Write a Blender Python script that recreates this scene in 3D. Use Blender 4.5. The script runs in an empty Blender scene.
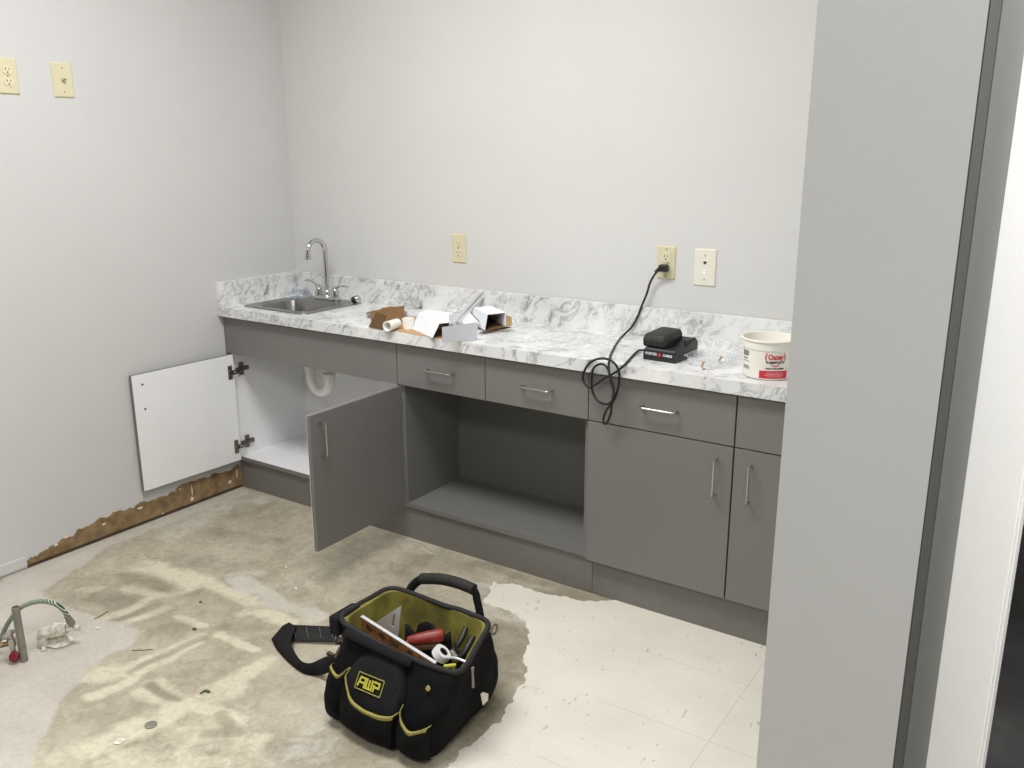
import bpy, bmesh, math, random
from mathutils import Vector, Matrix, noise
R = math.radians
SC = bpy.context.scene
COL = SC.collection
random.seed(7)
def nvec(p):
    p = Vector(p)
    return Vector((noise.noise(p + Vector((3.7, 1.3, 9.1))), noise.noise(p + Vector((11.9, 7.4, 2.6))), noise.noise(p + Vector((5.2, 17.8, 13.3)))))

# ------------------------------------------------------------------ camera
CAM = Vector((3.25254, -2.95514, 1.53248))
CR = Vector((0.82964, 0.558295, -0.001988))
CU = Vector((-0.140761, 0.212617, 0.966944))
CF = Vector((-0.540263, 0.801936, -0.254982))
FPX = 880.076

def at(ax, val, u, v):
    """world point where the sight line through photo point (u, v) meets the plane ax = val"""
    k = 'xyz'.index(ax)
    w = CF + CR * ((u - 512) / FPX) + CU * ((384 - v) / FPX)
    return CAM + w * ((val - CAM[k]) / w[k])

cd = bpy.data.cameras.new('camera')
cam = bpy.data.objects.new('camera', cd)
COL.objects.link(cam)
cd.sensor_width = 36.0
cd.lens = FPX / 1024 * 36.0
cd.clip_start = 0.02
m = Matrix((CR, CU, -CF)).transposed().to_4x4()
m.translation = CAM
cam.matrix_world = m
SC.camera = cam

# ------------------------------------------------------------------ materials
def lin(c):
    return tuple(((x / 255) / 12.92 if x / 255 <= 0.04045 else (((x / 255) + 0.055) / 1.055) ** 2.4) for x in c)

class NT:
    def __init__(s, name):
        s.m = bpy.data.materials.new(name)
        s.m.use_nodes = True
        s.t = s.m.node_tree
        s.b = s.t.nodes['Principled BSDF']
        s.tc = s.t.nodes.new('ShaderNodeTexCoord')
    def n(s, typ, **kw):
        o = s.t.nodes.new(typ)
        for k, v in kw.items():
            if k.startswith('i_'):
                o.inputs[k[2:].replace('_', ' ')].default_value = v
            else:
                setattr(o, k, v)
        return o
    def l(s, a, b):
        s.t.links.new(a, b)
    def noise(s, scale, detail=4, rough=0.55, dist=0.0, vec=None):
        o = s.n('ShaderNodeTexNoise')
        o.inputs['Scale'].default_value = scale
        o.inputs['Detail'].default_value = detail
        o.inputs['Roughness'].default_value = rough
        o.inputs['Distortion'].default_value = dist
        s.l(vec if vec is not None else s.tc.outputs['Object'], o.inputs['Vector'])
        return o
    def mapping(s, scale=(1, 1, 1), rot=(0, 0, 0), loc=(0, 0, 0)):
        o = s.n('ShaderNodeMapping')
        o.inputs['Scale'].default_value = scale
        o.inputs['Rotation'].default_value = rot
        o.inputs['Location'].default_value = loc
        s.l(s.tc.outputs['Object'], o.inputs['Vector'])
        return o.outputs[0]
    def ramp(s, fac, stops):
        o = s.n('ShaderNodeValToRGB')
        e = o.color_ramp.elements
        while len(e) < len(stops):
            e.new(0.5)
        for q, (p, c) in zip(e, stops):
            q.position = p
            q.color = (*c, 1) if len(c) == 3 else c
        s.l(fac, o.inputs[0])
        return o.outputs[0]
    def mix(s, fac, a, b, blend='MIX'):
        o = s.n('ShaderNodeMix', data_type='RGBA', blend_type=blend)
        for inp, v in ((o.inputs[0], fac), (o.inputs[6], a), (o.inputs[7], b)):
            if isinstance(v, (int, float)):
                inp.default_value = v
            elif isinstance(v, tuple):
                inp.default_value = (*v, 1) if len(v) == 3 else v
            else:
                s.l(v, inp)
        return o.outputs[2]
    def math(s, op, a, b=None, clamp=False):
        o = s.n('ShaderNodeMath', operation=op, use_clamp=clamp)
        for inp, v in ((o.inputs[0], a), (o.inputs[1], b)):
            if v is None:
                continue
            if isinstance(v, (int, float)):
                inp.default_value = v
            else:
                s.l(v, inp)
        return o.outputs[0]
    def bump(s, h, strength=0.2, dist=0.002):
        o = s.n('ShaderNodeBump')
        o.inputs['Strength'].default_value = strength
        o.inputs['Distance'].default_value = dist
        s.l(h, o.inputs['Height'])
        s.l(o.outputs[0], s.b.inputs['Normal'])

def mat(name, c, rough=0.5, metal=0.0, var=0.06, scale=12, bump=0.0, bscale=200, spec=0.5, trans=0.0, alpha=1.0, emit=None, lo=None):
    k = NT(name)
    c0 = lin(c)
    n1 = k.noise(scale, 5)
    a = tuple(max(0, x * (1 - var)) for x in c0) if lo is None else lin(lo)
    b = tuple(min(1, x * (1 + var)) for x in c0)
    k.l(k.ramp(n1.outputs[0], [(0.3, a), (0.7, b)]), k.b.inputs['Base Color'])
    k.b.inputs['Roughness'].default_value = rough
    k.b.inputs['Metallic'].default_value = metal
    k.b.inputs['Specular IOR Level'].default_value = spec
    if trans:
        k.b.inputs['Transmission Weight'].default_value = trans
        k.b.inputs['IOR'].default_value = 1.2
    if alpha < 1:
        k.b.inputs['Alpha'].default_value = alpha
    if bump:
        k.bump(k.noise(bscale, 3).outputs[0], bump)
    return k.m

M = {}
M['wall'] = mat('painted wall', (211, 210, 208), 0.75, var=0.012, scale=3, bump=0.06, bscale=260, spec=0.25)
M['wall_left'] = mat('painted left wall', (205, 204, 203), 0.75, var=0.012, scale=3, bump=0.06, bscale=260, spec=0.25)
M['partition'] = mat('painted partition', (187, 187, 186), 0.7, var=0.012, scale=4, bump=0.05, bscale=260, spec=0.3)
M['side_shade'] = mat('painted shade on partition side', (88, 90, 87), 0.6, var=0.02)  # shade on the partition's hall side, put into the colour
M['edge_shade'] = mat('painted deep shade at partition edge', (58, 58, 54), 0.7, var=0.05)  # deeper shade beside the partition corner, painted as a dark band
M['ceil'] = mat('ceiling tile', (225, 224, 220), 0.9, var=0.02, scale=30)
M['trimwhite'] = mat('white trim paint', (240, 239, 237), 0.45, var=0.01, scale=5)
M['lam'] = mat('grey laminate', (121, 119, 116), 0.42, var=0.03, scale=90, spec=0.4)
M['lamin'] = mat('grey laminate interior', (117, 116, 113), 0.5, var=0.03, scale=90, spec=0.3)
M['kick'] = mat('grey laminate kick', (118, 115, 109), 0.5, var=0.04, scale=20, spec=0.35)
M['melamine'] = mat('white melamine', (240, 240, 241), 0.4, var=0.01, scale=10)
M['steel'] = mat('brushed stainless steel', (150, 149, 145), 0.3, metal=1.0, var=0.08, scale=60)
M['chrome'] = mat('polished chrome', (205, 205, 205), 0.09, metal=1.0, var=0.02)
M['nickel'] = mat('satin nickel', (190, 188, 182), 0.28, metal=1.0, var=0.05)
M['hinge'] = mat('hinge metal', (120, 113, 102), 0.35, metal=0.9, var=0.1)
M['ivory'] = mat('ivory plastic', (214, 206, 172), 0.35, var=0.02)
M['ivory2'] = mat('ivory device plastic', (220, 213, 184), 0.35, var=0.02)
M['almond'] = mat('pale almond plastic', (230, 225, 212), 0.35, var=0.02)
M['slot'] = mat('dark slot', (45, 38, 28), 0.7, var=0.1)
M['screw'] = mat('painted screw', (170, 160, 125), 0.4, metal=0.4, var=0.1)
M['pvc'] = mat('white pvc', (242, 241, 236), 0.35, var=0.015)
M['black'] = mat('black plastic', (30, 30, 31), 0.45, var=0.15, scale=40, bump=0.15, bscale=500)
M['battblack'] = mat('dusty black plastic', (26, 26, 25), 0.6, var=0.2, scale=60, bump=0.3, bscale=300, lo=(44, 43, 38))
M['cord'] = mat('black rubber cord', (22, 22, 23), 0.5, var=0.1)
M['white_card'] = mat('white cardboard', (238, 240, 246), 0.55, var=0.01)
M['white_card2'] = mat('light grey printed cardboard', (200, 202, 208), 0.5, var=0.02)
M['kraft'] = mat('tan kraft cardboard', (186, 150, 108), 0.8, var=0.06, scale=20)
M['kraft_dark'] = mat('brown kraft cardboard', (140, 108, 72), 0.85, var=0.06, scale=20)
M['kraft_in'] = mat('brown box inside', (100, 74, 48), 0.9, var=0.06, scale=20)
M['alu'] = mat('brushed aluminium', (212, 213, 215), 0.35, metal=0.35, var=0.04)
M['white_print'] = mat('white lettering', (225, 225, 225), 0.5, var=0.02)
M['red_print'] = mat('red print', (205, 42, 58), 0.5, var=0.04)
M['black_print'] = mat('black print', (40, 45, 42), 0.5, var=0.05)
M['grey_print'] = mat('grey small print', (110, 112, 112), 0.6, var=0.05)
M['pink_print'] = mat('pale pink small print', (236, 170, 172), 0.6, var=0.05)
M['bucket'] = mat('white bucket plastic', (238, 236, 226), 0.35, var=0.012)
M['putty'] = mat('cream putty', (222, 214, 196), 0.8, var=0.05, bump=0.4, bscale=60)
M['cloth'] = mat('black nylon', (18, 18, 19), 0.9, var=0.2, scale=25, bump=0.6, bscale=260, spec=0.15, lo=(9, 9, 9))
M['cloth2'] = mat('black nylon webbing', (25, 25, 27), 0.85, var=0.2, scale=40, bump=0.6, bscale=500, spec=0.25)
M['lining'] = mat('olive yellow lining', (134, 125, 50), 0.85, var=0.15, scale=16, bump=0.3, bscale=400, lo=(92, 86, 36))
M['yellow'] = mat('yellow green trim', (164, 155, 82), 0.7, var=0.1, scale=60)
M['logo'] = mat('yellow logo print', (186, 182, 60), 0.6, var=0.05)
M['rubber'] = mat('worn rubber sleeve', (29, 29, 29), 0.75, var=0.2, scale=30)
M['stitch'] = mat('grey stitching', (110, 110, 110), 0.8, var=0.1)
M['rust'] = mat('dirty orange level body', (190, 122, 72), 0.7, var=0.3, scale=45, bump=0.3, bscale=150, lo=(122, 86, 58))
M['redhandle'] = mat('red tool handle', (150, 34, 32), 0.4, var=0.25, scale=30, lo=(105, 45, 32))
M['olive'] = mat('brown tool grip', (104, 84, 52), 0.6, var=0.2, scale=30)
M['tape'] = mat('white tape', (232, 232, 232), 0.5, var=0.03)
M['galv'] = mat('weathered grey pipe', (138, 134, 124), 0.6, metal=0.35, var=0.2, scale=30)
M['valve'] = mat('dull chrome valve', (190, 186, 178), 0.3, metal=0.8, var=0.15, scale=30)
M['brass'] = mat('brown brass', (135, 110, 80), 0.45, metal=0.7, var=0.2)
M['redknob'] = mat('red valve knob', (112, 22, 30), 0.5, var=0.1)
M['dirtywhite'] = mat('mortar spattered fitting', (228, 224, 212), 0.6, var=0.2, scale=60, bump=0.4, bscale=80, lo=(172, 166, 148))
M['drywallbrown'] = mat('bare brown wall strip', (146, 122, 88), 0.9, var=0.2, scale=22, bump=0.3, bscale=90, lo=(108, 88, 60))
M['gapdark'] = mat('dark gap', (76, 60, 44), 0.95, var=0.2)
M['chip'] = mat('paint chips', (226, 219, 200), 0.8, var=0.05)
M['tan_anchor'] = mat('brown anchor plastic', (178, 142, 104), 0.5, var=0.1)

def braided():
    k = NT('green braided water hose')
    w = k.n('ShaderNodeTexWave', wave_type='BANDS', bands_direction='DIAGONAL')
    w.inputs['Scale'].default_value = 55
    w.inputs['Distortion'].default_value = 3
    k.l(k.tc.outputs['Object'], w.inputs['Vector'])
    k.l(k.ramp(w.outputs[0], [(0.0, lin((26, 72, 40))), (0.62, lin((40, 98, 54))), (0.74, lin((190, 196, 178))), (1.0, lin((205, 205, 190)))]), k.b.inputs['Base Color'])
    k.b.inputs['Roughness'].default_value = 0.45
    return k.m
M['hose'] = braided()

def film(name, c, alpha, rough=0.12):
    k = NT(name)
    k.b.inputs['Base Color'].default_value = (*lin(c), 1)
    k.b.inputs['Roughness'].default_value = rough
    n = k.noise(18, 4, 0.6, 1.5)
    k.l(k.ramp(n.outputs[0], [(0.35, (alpha * 0.45,) * 3), (0.7, (min(1, alpha * 1.5),) * 3)]), k.b.inputs['Alpha'])
    return k.m
M['film'] = film('clear plastic film', (236, 239, 241), 0.40)
M['sheet'] = film('thin white plastic sheet', (244, 245, 246), 0.5, 0.35)
M['bluefilm'] = film('crumpled clear bag', (178, 192, 200), 0.42)

def marble():
    k = NT('marble laminate')
    warp = k.noise(4.5, 3, 0.5)
    vec = k.mapping((1, 1, 1), (R(20), R(-40), R(32)))
    sub = k.n('ShaderNodeVectorMath', operation='SCALE')
    sub.inputs['Scale'].default_value = 0.16
    k.l(warp.outputs['Color'], sub.inputs[0])
    add = k.n('ShaderNodeVectorMath', operation='ADD')
    k.l(vec, add.inputs[0]); k.l(sub.outputs[0], add.inputs[1])
    st = k.n('ShaderNodeMapping')
    st.inputs['Scale'].default_value = (1.0, 1.0, 0.38)
    k.l(add.outputs[0], st.inputs['Vector'])
    n1 = k.noise(11, 6, 0.62, 0.3, st.outputs[0])
    v1 = k.math('ABSOLUTE', k.math('SUBTRACT', n1.outputs[0], 0.5))
    vein = k.ramp(v1, [(0.0, (1, 1, 1)), (0.012, (0.6, 0.6, 0.6)), (0.035, (0, 0, 0))])
    n2 = k.noise(26, 4, 0.6, 0.3, st.outputs[0])
    blot = k.ramp(n2.outputs[0], [(0.56, (0, 0, 0)), (0.70, (1, 1, 1))])
    n3 = k.noise(5, 4, 0.55, 0.5)
    area = k.ramp(n3.outputs[0], [(0.36, (0.25,) * 3), (0.60, (1, 1, 1))])
    f = k.math('MULTIPLY', k.math('ADD', k.math('MULTIPLY', vein, 0.55), k.math('MULTIPLY', blot, 0.7), True), area)
    basec = k.mix(k.ramp(n3.outputs[0], [(0.35, (0, 0, 0)), (0.7, (1, 1, 1))]), lin((236, 236, 235)), lin((212, 213, 213)))
    k.l(k.mix(f, basec, lin((108, 110, 114))), k.b.inputs['Base Color'])
    k.b.inputs['Roughness'].default_value = 0.32
    return k.m
M['marble'] = marble()

def concrete():
    k = NT('bare concrete with old adhesive')
    at_ = k.n('ShaderNodeAttribute', attribute_name='glue')
    sep = k.n('ShaderNodeSeparateColor')
    k.l(at_.outputs['Color'], sep.inputs[0])
    n1 = k.noise(2.6, 8, 0.65, 0.6)
    n2 = k.noise(13, 7, 0.68, 0.5)
    n3 = k.noise(60, 4, 0.6)
    base = k.ramp(n1.outputs[0], [(0.28, lin((150, 142, 124))), (0.45, lin((170, 161, 142))), (0.6, lin((186, 178, 159))), (0.75, lin((202, 195, 179)))])
    base = k.mix(k.math('MULTIPLY', k.ramp(n2.outputs[0], [(0.42, (0, 0, 0)), (0.7, (1, 1, 1))]), 0.5), base, lin((140, 131, 112)))
    n5 = k.noise(28, 6, 0.7, 0.8)
    base = k.mix(k.math('MULTIPLY', k.ramp(n5.outputs[0], [(0.45, (0, 0, 0)), (0.68, (1, 1, 1))]), 0.35), base, lin((206, 199, 183)))
    n6 = k.noise(3.5, 7, 0.7, 1.2)
    cr = k.ramp(k.math('ABSOLUTE', k.math('SUBTRACT', n6.outputs[0], 0.5)), [(0.0, (1, 1, 1)), (0.012, (0, 0, 0))])
    base = k.mix(k.math('MULTIPLY', cr, 0.35), base, lin((132, 124, 106)))
    # cream adhesive
    g = k.math('ADD', sep.outputs[0], k.math('MULTIPLY', k.math('SUBTRACT', n2.outputs[0], 0.5), 2.0))
    gm = k.ramp(g, [(0.3, (0, 0, 0)), (0.9, (1, 1, 1))])
    cream = k.mix(n3.outputs[0], lin((206, 197, 170)), lin((228, 220, 198)))
    c = k.mix(k.math('MULTIPLY', gm, 0.8), base, cream)
    # dark seams and stains
    d = k.math('ADD', sep.outputs[1], k.math('MULTIPLY', k.math('SUBTRACT', n2.outputs[0], 0.5), 0.9))
    dm = k.ramp(d, [(0.3, (0, 0, 0)), (0.85, (1, 1, 1))])
    c = k.mix(k.math('MULTIPLY', dm, 0.6), c, lin((128, 119, 100)))
    # whitish / violet skim
    wv = k.math('ADD', sep.outputs[2], k.math('MULTIPLY', k.math('SUBTRACT', n2.outputs[0], 0.5), 2.2))
    wm = k.ramp(wv, [(0.35, (0, 0, 0)), (0.7, (1, 1, 1))])
    c = k.mix(k.math('MULTIPLY', wm, 0.6), c, lin((206, 201, 192)))
    sc1 = k.ramp(n1.outputs[0], [(0.3, lin((184, 177, 167))), (0.7, lin((206, 200, 191)))])
    sm = k.math('ADD', at_.outputs['Alpha'], k.math('MULTIPLY', k.math('SUBTRACT', n2.outputs[0], 0.5), 1.1))
    c = k.mix(k.math('MULTIPLY', k.ramp(sm, [(0.36, (0, 0, 0)), (0.64, (1, 1, 1))]), 0.92), c, sc1)
    sp = k.ramp(n3.outputs[0], [(0.3, (0.90,) * 3), (0.55, (1, 1, 1))])
    c = k.mix(1.0, c, sp, 'MULTIPLY')
    k.l(c, k.b.inputs['Base Color'])
    k.b.inputs['Roughness'].default_value = 0.75
    k.b.inputs['Specular IOR Level'].default_value = 0.3
    k.bump(n2.outputs[0], 0.25, 0.004)
    return k.m
M['concrete'] = concrete()

M['screed'] = mat('grey white caulk', (200, 198, 192), .6)

def vct():
    k = NT('cream vinyl tile')
    v = k.mapping((1, 1, 1))
    sx = k.n('ShaderNodeSeparateXYZ'); k.l(v, sx.inputs[0])
    def seam(o, off, per):
        q = k.math('FRACT', k.math('DIVIDE', k.math('ADD', o, off), per))
        a = k.math('ABSOLUTE', k.math('SUBTRACT', q, 0.5))
        return k.math('GREATER_THAN', a, 0.5 - 0.0011 / per)
    s1 = seam(sx.outputs[0], 6.0 - 2.55, 3.0)
    s2 = seam(sx.outputs[1], 10 * 0.305 + 0.665, 0.305)
    s2 = k.math('MULTIPLY', s2, k.math('GREATER_THAN', sx.outputs[0], 2.2))
    sm = k.math('MAXIMUM', s1, s2)
    ch = k.noise(75, 2, 0.5, 0.3, k.mapping((1.0, 0.32, 1.0), (0, 0, R(35))))
    ch2 = k.noise(70, 2, 0.5, 0.3, k.mapping((0.35, 1.0, 1.0), (0, 0, R(-20)), (3, 5, 0)))
    f1 = k.ramp(ch.outputs[0], [(0.69, (0, 0, 0)), (0.72, (1, 1, 1))])
    f2 = k.ramp(ch2.outputs[0], [(0.71, (0, 0, 0)), (0.74, (1, 1, 1))])
    n = k.noise(4, 4, 0.6)
    c = k.ramp(n.outputs[0], [(0.3, lin((222, 217, 203))), (0.7, lin((232, 228, 216)))])
    c = k.mix(k.math('MULTIPLY', f1, 0.55), c, lin((160, 150, 136)))
    c = k.mix(k.math('MULTIPLY', f2, 0.45), c, lin((205, 170, 140)))
    c = k.mix(k.math('MULTIPLY', sm, 0.38), c, lin((150, 143, 126)))
    k.l(c, k.b.inputs['Base Color'])
    k.b.inputs['Roughness'].default_value = 0.55
    return k.m
M['vct'] = vct()

def darkfloor():
    k = NT('dark stained hall floor')
    n1 = k.noise(5, 7, 0.65, 0.5); n2 = k.noise(2.4, 5, 0.6, 1.5)
    c = k.ramp(n1.outputs[0], [(0.3, lin((54, 53, 52))), (0.6, lin((72, 71, 69))), (0.8, lin((100, 98, 95)))])
    c = k.mix(k.ramp(n2.outputs[0], [(0.62, (0, 0, 0)), (0.7, (0.7, 0.7, 0.7))]), c, lin((84, 76, 58)))
    k.l(c, k.b.inputs['Base Color'])
    k.b.inputs['Roughness'].default_value = 0.5
    return k.m
M['darkfloor'] = darkfloor()

# ------------------------------------------------------------------ mesh builder
class MB:
    def __init__(s):
        s.v = []; s.f = []; s.mi = []
    def add(s, vs, fs, mi=0):
        o = len(s.v)
        s.v += [Vector(p) for p in vs]
        s.f += [tuple(i + o for i in f) for f in fs]
        s.mi += [mi] * len(fs)
        return s
    def box(s, x0, x1, y0, y1, z0, z1, bev=0.0, mi=0, xf=None, seg=2):
        bm = bmesh.new()
        vs = [bm.verts.new((x, y, z)) for x in (x0, x1) for y in (y0, y1) for z in (z0, z1)]
        for q in ((0, 1, 3, 2), (4, 6, 7, 5), (0, 4, 5, 1), (2, 3, 7, 6), (0, 2, 6, 4), (1, 5, 7, 3)):
            bm.faces.new([vs[i] for i in q])
        bmesh.ops.recalc_face_normals(bm, faces=bm.faces)
        if bev:
            bmesh.ops.bevel(bm, geom=list(bm.edges), offset=bev, segments=seg, affect='EDGES', profile=0.5)
        bm.verts.index_update()
        pts = [v.co.copy() for v in bm.verts]
        if xf is not None:
            pts = [xf @ p for p in pts]
        s.add(pts, [tuple(v.index for v in f.verts) for f in bm.faces], mi)
        bm.free()
        return s
    def tube(s, pts, r, seg=10, cap=True, closed=False, mi=0, flat=None):
        pts = [Vector(p) for p in pts]
        n = len(pts)
        rad = r if isinstance(r, (list, tuple)) else [r] * n
        rings = []
        up = None
        for i, p in enumerate(pts):
            if closed:
                t = pts[(i + 1) % n] - pts[i - 1]
            else:
                t = pts[min(i + 1, n - 1)] - pts[max(i - 1, 0)]
            if t.length < 1e-9:
                t = Vector((0, 0, 1))
            t.normalize()
            if up is None:
                up = Vector((0, 0, 1)) if abs(t.z) < 0.9 else Vector((0, 1, 0))
            a = up - t * up.dot(t)
            if a.length < 1e-6:
                a = t.orthogonal()
            a.normalize(); up = a
            b = t.cross(a)
            fl = flat or (1, 1)
            rings.append([p + (a * math.cos(2 * math.pi * j / seg) * fl[0] + b * math.sin(2 * math.pi * j / seg) * fl[1]) * rad[i] for j in range(seg)])
        vs = [q for rg in rings for q in rg]
        fs = []
        for i in range(n if closed else n - 1):
            i2 = (i + 1) % n
            for j in range(seg):
                fs.append((i * seg + j, i2 * seg + j, i2 * seg + (j + 1) % seg, i * seg + (j + 1) % seg))
        if cap and not closed:
            fs.append(tuple(range(seg))[::-1])
            fs.append(tuple((n - 1) * seg + j for j in range(seg)))
        return s.add(vs, fs, mi)
    def lathe(s, prof, c=(0, 0, 0), axis=(0, 0, 1), seg=32, mi=0, cap0=False, cap1=False):
        q = Vector((0, 0, 1)).rotation_difference(Vector(axis).normalized())
        c = Vector(c)
        vs = []
        for (r, z) in prof:
            for j in range(seg):
                a = 2 * math.pi * j / seg
                vs.append(c + q @ Vector((r * math.cos(a), r * math.sin(a), z)))
        fs = []
        for i in range(len(prof) - 1):
            for j in range(seg):
                fs.append((i * seg + j, i * seg + (j + 1) % seg, (i + 1) * seg + (j + 1) % seg, (i + 1) * seg + j))
        if cap0: fs.append(tuple(range(seg))[::-1])
        if cap1: fs.append(tuple((len(prof) - 1) * seg + j for j in range(seg)))
        return s.add(vs, fs, mi)
    def loft(s, loops, cap0=False, cap1=False, mi=0):
        n = len(loops[0])
        vs = [p for lp in loops for p in lp]
        fs = []
        for i in range(len(loops) - 1):
            for j in range(n):
                fs.append((i * n + j, i * n + (j + 1) % n, (i + 1) * n + (j + 1) % n, (i + 1) * n + j))
        if cap0: fs.append(tuple(range(n))[::-1])
        if cap1: fs.append(tuple((len(loops) - 1) * n + j for j in range(n)))
        return s.add(vs, fs, mi)
    def grid(s, rows, mi=0):
        a, b = len(rows), len(rows[0])
        vs = [p for r in rows for p in r]
        fs = [(i * b + j, i * b + j + 1, (i + 1) * b + j + 1, (i + 1) * b + j) for i in range(a - 1) for j in range(b - 1)]
        return s.add(vs, fs, mi)
    def slab(s, quad, th, mi=0, mi_back=None, n=None):
        """polygon given thickness th along its normal (away from first side)"""
        P = [Vector(p) for p in quad]
        nn = n or (P[1] - P[0]).cross(P[2] - P[0]).normalized()
        nn = Vector(nn)
        k = len(P)
        o = len(s.v)
        s.v += P + [p - nn * th for p in P]
        s.f.append(tuple(o + i for i in range(k))); s.mi.append(mi)
        s.f.append(tuple(o + k + i for i in range(k))[::-1]); s.mi.append(mi if mi_back is None else mi_back)
        for i in range(k):
            s.f.append((o + i, o + k + i, o + k + (i + 1) % k, o + (i + 1) % k)); s.mi.append(mi if mi_back is None else mi_back)
        return s

def origin_of(o):
    p = Vector((0, 0, 0))
    while o is not None:
        p = p + o.location
        o = o.parent
    return p

def obj(name, mb, mats, parent=None, smooth=False, subsurf=0, solid=0.0, loc=None, fix=True):
    if not isinstance(mats, (list, tuple)):
        mats = [mats]
    off = Vector((0, 0, 0))
    if parent is not None:
        off = origin_of(parent)
    elif loc is not None:
        off = Vector(loc)
    me = bpy.data.meshes.new(name)
    me.from_pydata([p - off for p in mb.v], [], mb.f)
    for x in mats:
        me.materials.append(M[x] if isinstance(x, str) else x)
    for p, i in zip(me.polygons, mb.mi):
        p.material_index = i
    if fix:
        bm = bmesh.new(); bm.from_mesh(me)
        bmesh.ops.recalc_face_normals(bm, faces=bm.faces)
        bm.to_mesh(me); bm.free()
    if smooth:
        me.polygons.foreach_set('use_smooth', [True] * len(me.polygons))
        me.set_sharp_from_angle(angle=R(40))
    o = bpy.data.objects.new(name, me)
    COL.objects.link(o)
    if parent is not None:
        o.parent = parent
    elif loc is not None:
        o.location = loc
    if solid:
        md = o.modifiers.new('solid', 'SOLIDIFY'); md.thickness = solid; md.offset = 0
    if subsurf:
        md = o.modifiers.new('sub', 'SUBSURF'); md.levels = subsurf; md.render_levels = subsurf
    return o

def tag(o, label, cat, group=None, kind=None):
    o['label'] = label; o['category'] = cat
    if group: o['group'] = group
    if kind: o['kind'] = kind
    return o

def thing(name, label, cat, loc, group=None):
    o = bpy.data.objects.new(name, None)
    o.empty_display_size = 0.05
    COL.objects.link(o)
    o.location = loc
    return tag(o, label, cat, group)

def struct(name, mb, m, label=None, **kw):
    o = obj(name, mb, m, **kw)
    o['kind'] = 'structure'
    if label: o['label'] = label
    return o

def crom(pts, n=8, closed=False):
    P = [Vector(p) for p in pts]
    out = []
    k = len(P)
    for i in range(k if closed else k - 1):
        if closed:
            p0, p1, p2, p3 = P[i - 1], P[i], P[(i + 1) % k], P[(i + 2) % k]
        else:
            p0, p1, p2, p3 = P[max(i - 1, 0)], P[i], P[i + 1], P[min(i + 2, k - 1)]
        for j in range(n):
            t = j / n
            out.append(0.5 * ((2 * p1) + (p2 - p0) * t + (2 * p0 - 5 * p1 + 4 * p2 - p3) * t * t + (3 * p1 - p0 - 3 * p2 + p3) * t ** 3))
    if not closed:
        out.append(P[-1])
    return out

def rrect(x0, x1, y0, y1, r, z, n=6):
    out = []
    for cx, cy, a0 in ((x1 - r, y1 - r, 0), (x0 + r, y1 - r, 90), (x0 + r, y0 + r, 180), (x1 - r, y0 + r, 270)):
        for j in range(n + 1):
            a = R(a0 + 90 * j / n)
            out.append(Vector((cx + r * math.cos(a), cy + r * math.sin(a), z)))
    return out

def text_mb(body, size, place, extrude=0.0004, bold=0.0, sx=1.0):
    """flat lettering; place maps (x right, y up, d out) to a world point; text is centred"""
    cu = bpy.data.curves.new('lettering', 'FONT')
    cu.body = body; cu.size = size; cu.align_x = 'CENTER'; cu.align_y = 'CENTER'
    cu.offset = bold
    cu.extrude = extrude
    cu.resolution_u = 3
    o = bpy.data.objects.new('lettering', cu)
    COL.objects.link(o)
    dg = bpy.context.evaluated_depsgraph_get()
    me = bpy.data.meshes.new_from_object(o.evaluated_get(dg))
    mb = MB()
    mb.add([place(v.co.x * sx, v.co.y, v.co.z + extrude) for v in me.vertices], [tuple(p.vertices) for p in me.polygons])
    bpy.data.objects.remove(o); bpy.data.curves.remove(cu); bpy.data.meshes.remove(me)
    return mb

# ------------------------------------------------------------------ dimensions
ZT, ZE, ZS = 0.87, 0.8284, 0.978
ZF0, ZF1 = 0.657, 0.819        # drawer front bottom and top
ZD0, ZD1 = 0.141, 0.654        # doors
D, DF, DT = 0.4767, 0.4518, 0.4219
X1, X2, X3, X4, XE = 1.0274, 1.4487, 1.8754, 2.387, 2.90
XP0, XP1, YP = 2.949, 3.119, -1.9   # partition

# ------------------------------------------------------------------ room
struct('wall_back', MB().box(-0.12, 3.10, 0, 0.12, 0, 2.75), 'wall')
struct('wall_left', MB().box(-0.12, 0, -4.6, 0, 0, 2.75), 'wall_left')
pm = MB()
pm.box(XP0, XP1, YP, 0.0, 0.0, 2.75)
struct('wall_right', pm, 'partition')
struct('trim_6', MB().box(3.1192, 3.1215, -1.815, -1.521, 0, 2.75), 'side_shade', label='grey strip of painted shade on the hall side of the partition')
struct('trim_7', MB().box(3.1192, 3.1205, -1.8999, -1.8155, 0, 2.75), 'edge_shade', label='dark band of painted shade along the partition edge')
struct('ceiling', MB().box(-0.12, 5.6, -3.2, 2.2, 2.75, 2.85), 'ceil')
# wall with the white framed doorway to the right of the partition
wm = MB().box(3.119, 3.165, -1.50, -1.36, 0, 2.75).box(3.165, 5.4, -1.50, -1.36, 2.10, 2.75).box(4.16, 5.4, -1.50, -1.36, 0, 2.10)
struct('wall_front', wm, 'partition')
fm = MB()
fm.box(3.1195, 3.1965, -1.52, -1.50, 0, 2.14, 0.0015).box(4.12, 4.20, -1.52, -1.50, 0, 2.14, 0.0015).box(3.1965, 4.12, -1.52, -1.50, 2.06, 2.14, 0.0015)
struct('trim_1', fm, 'trimwhite')
jm = MB()
jm.box(3.1655, 3.2, -1.485, -1.35, 0, 2.08, 0.001).box(4.115, 4.159, -1.485, -1.35, 0, 2.08, 0.001).box(3.2, 4.115, -1.485, -1.35, 2.05, 2.08, 0.001)
struct('trim_2', jm, 'trimwhite')
struct('wall_hall', MB().box(3.0, 5.6, 2.0, 2.1, 0, 2.75).box(5.4, 5.5, -1.36, 2.0, 0, 2.75), 'wall')

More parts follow.
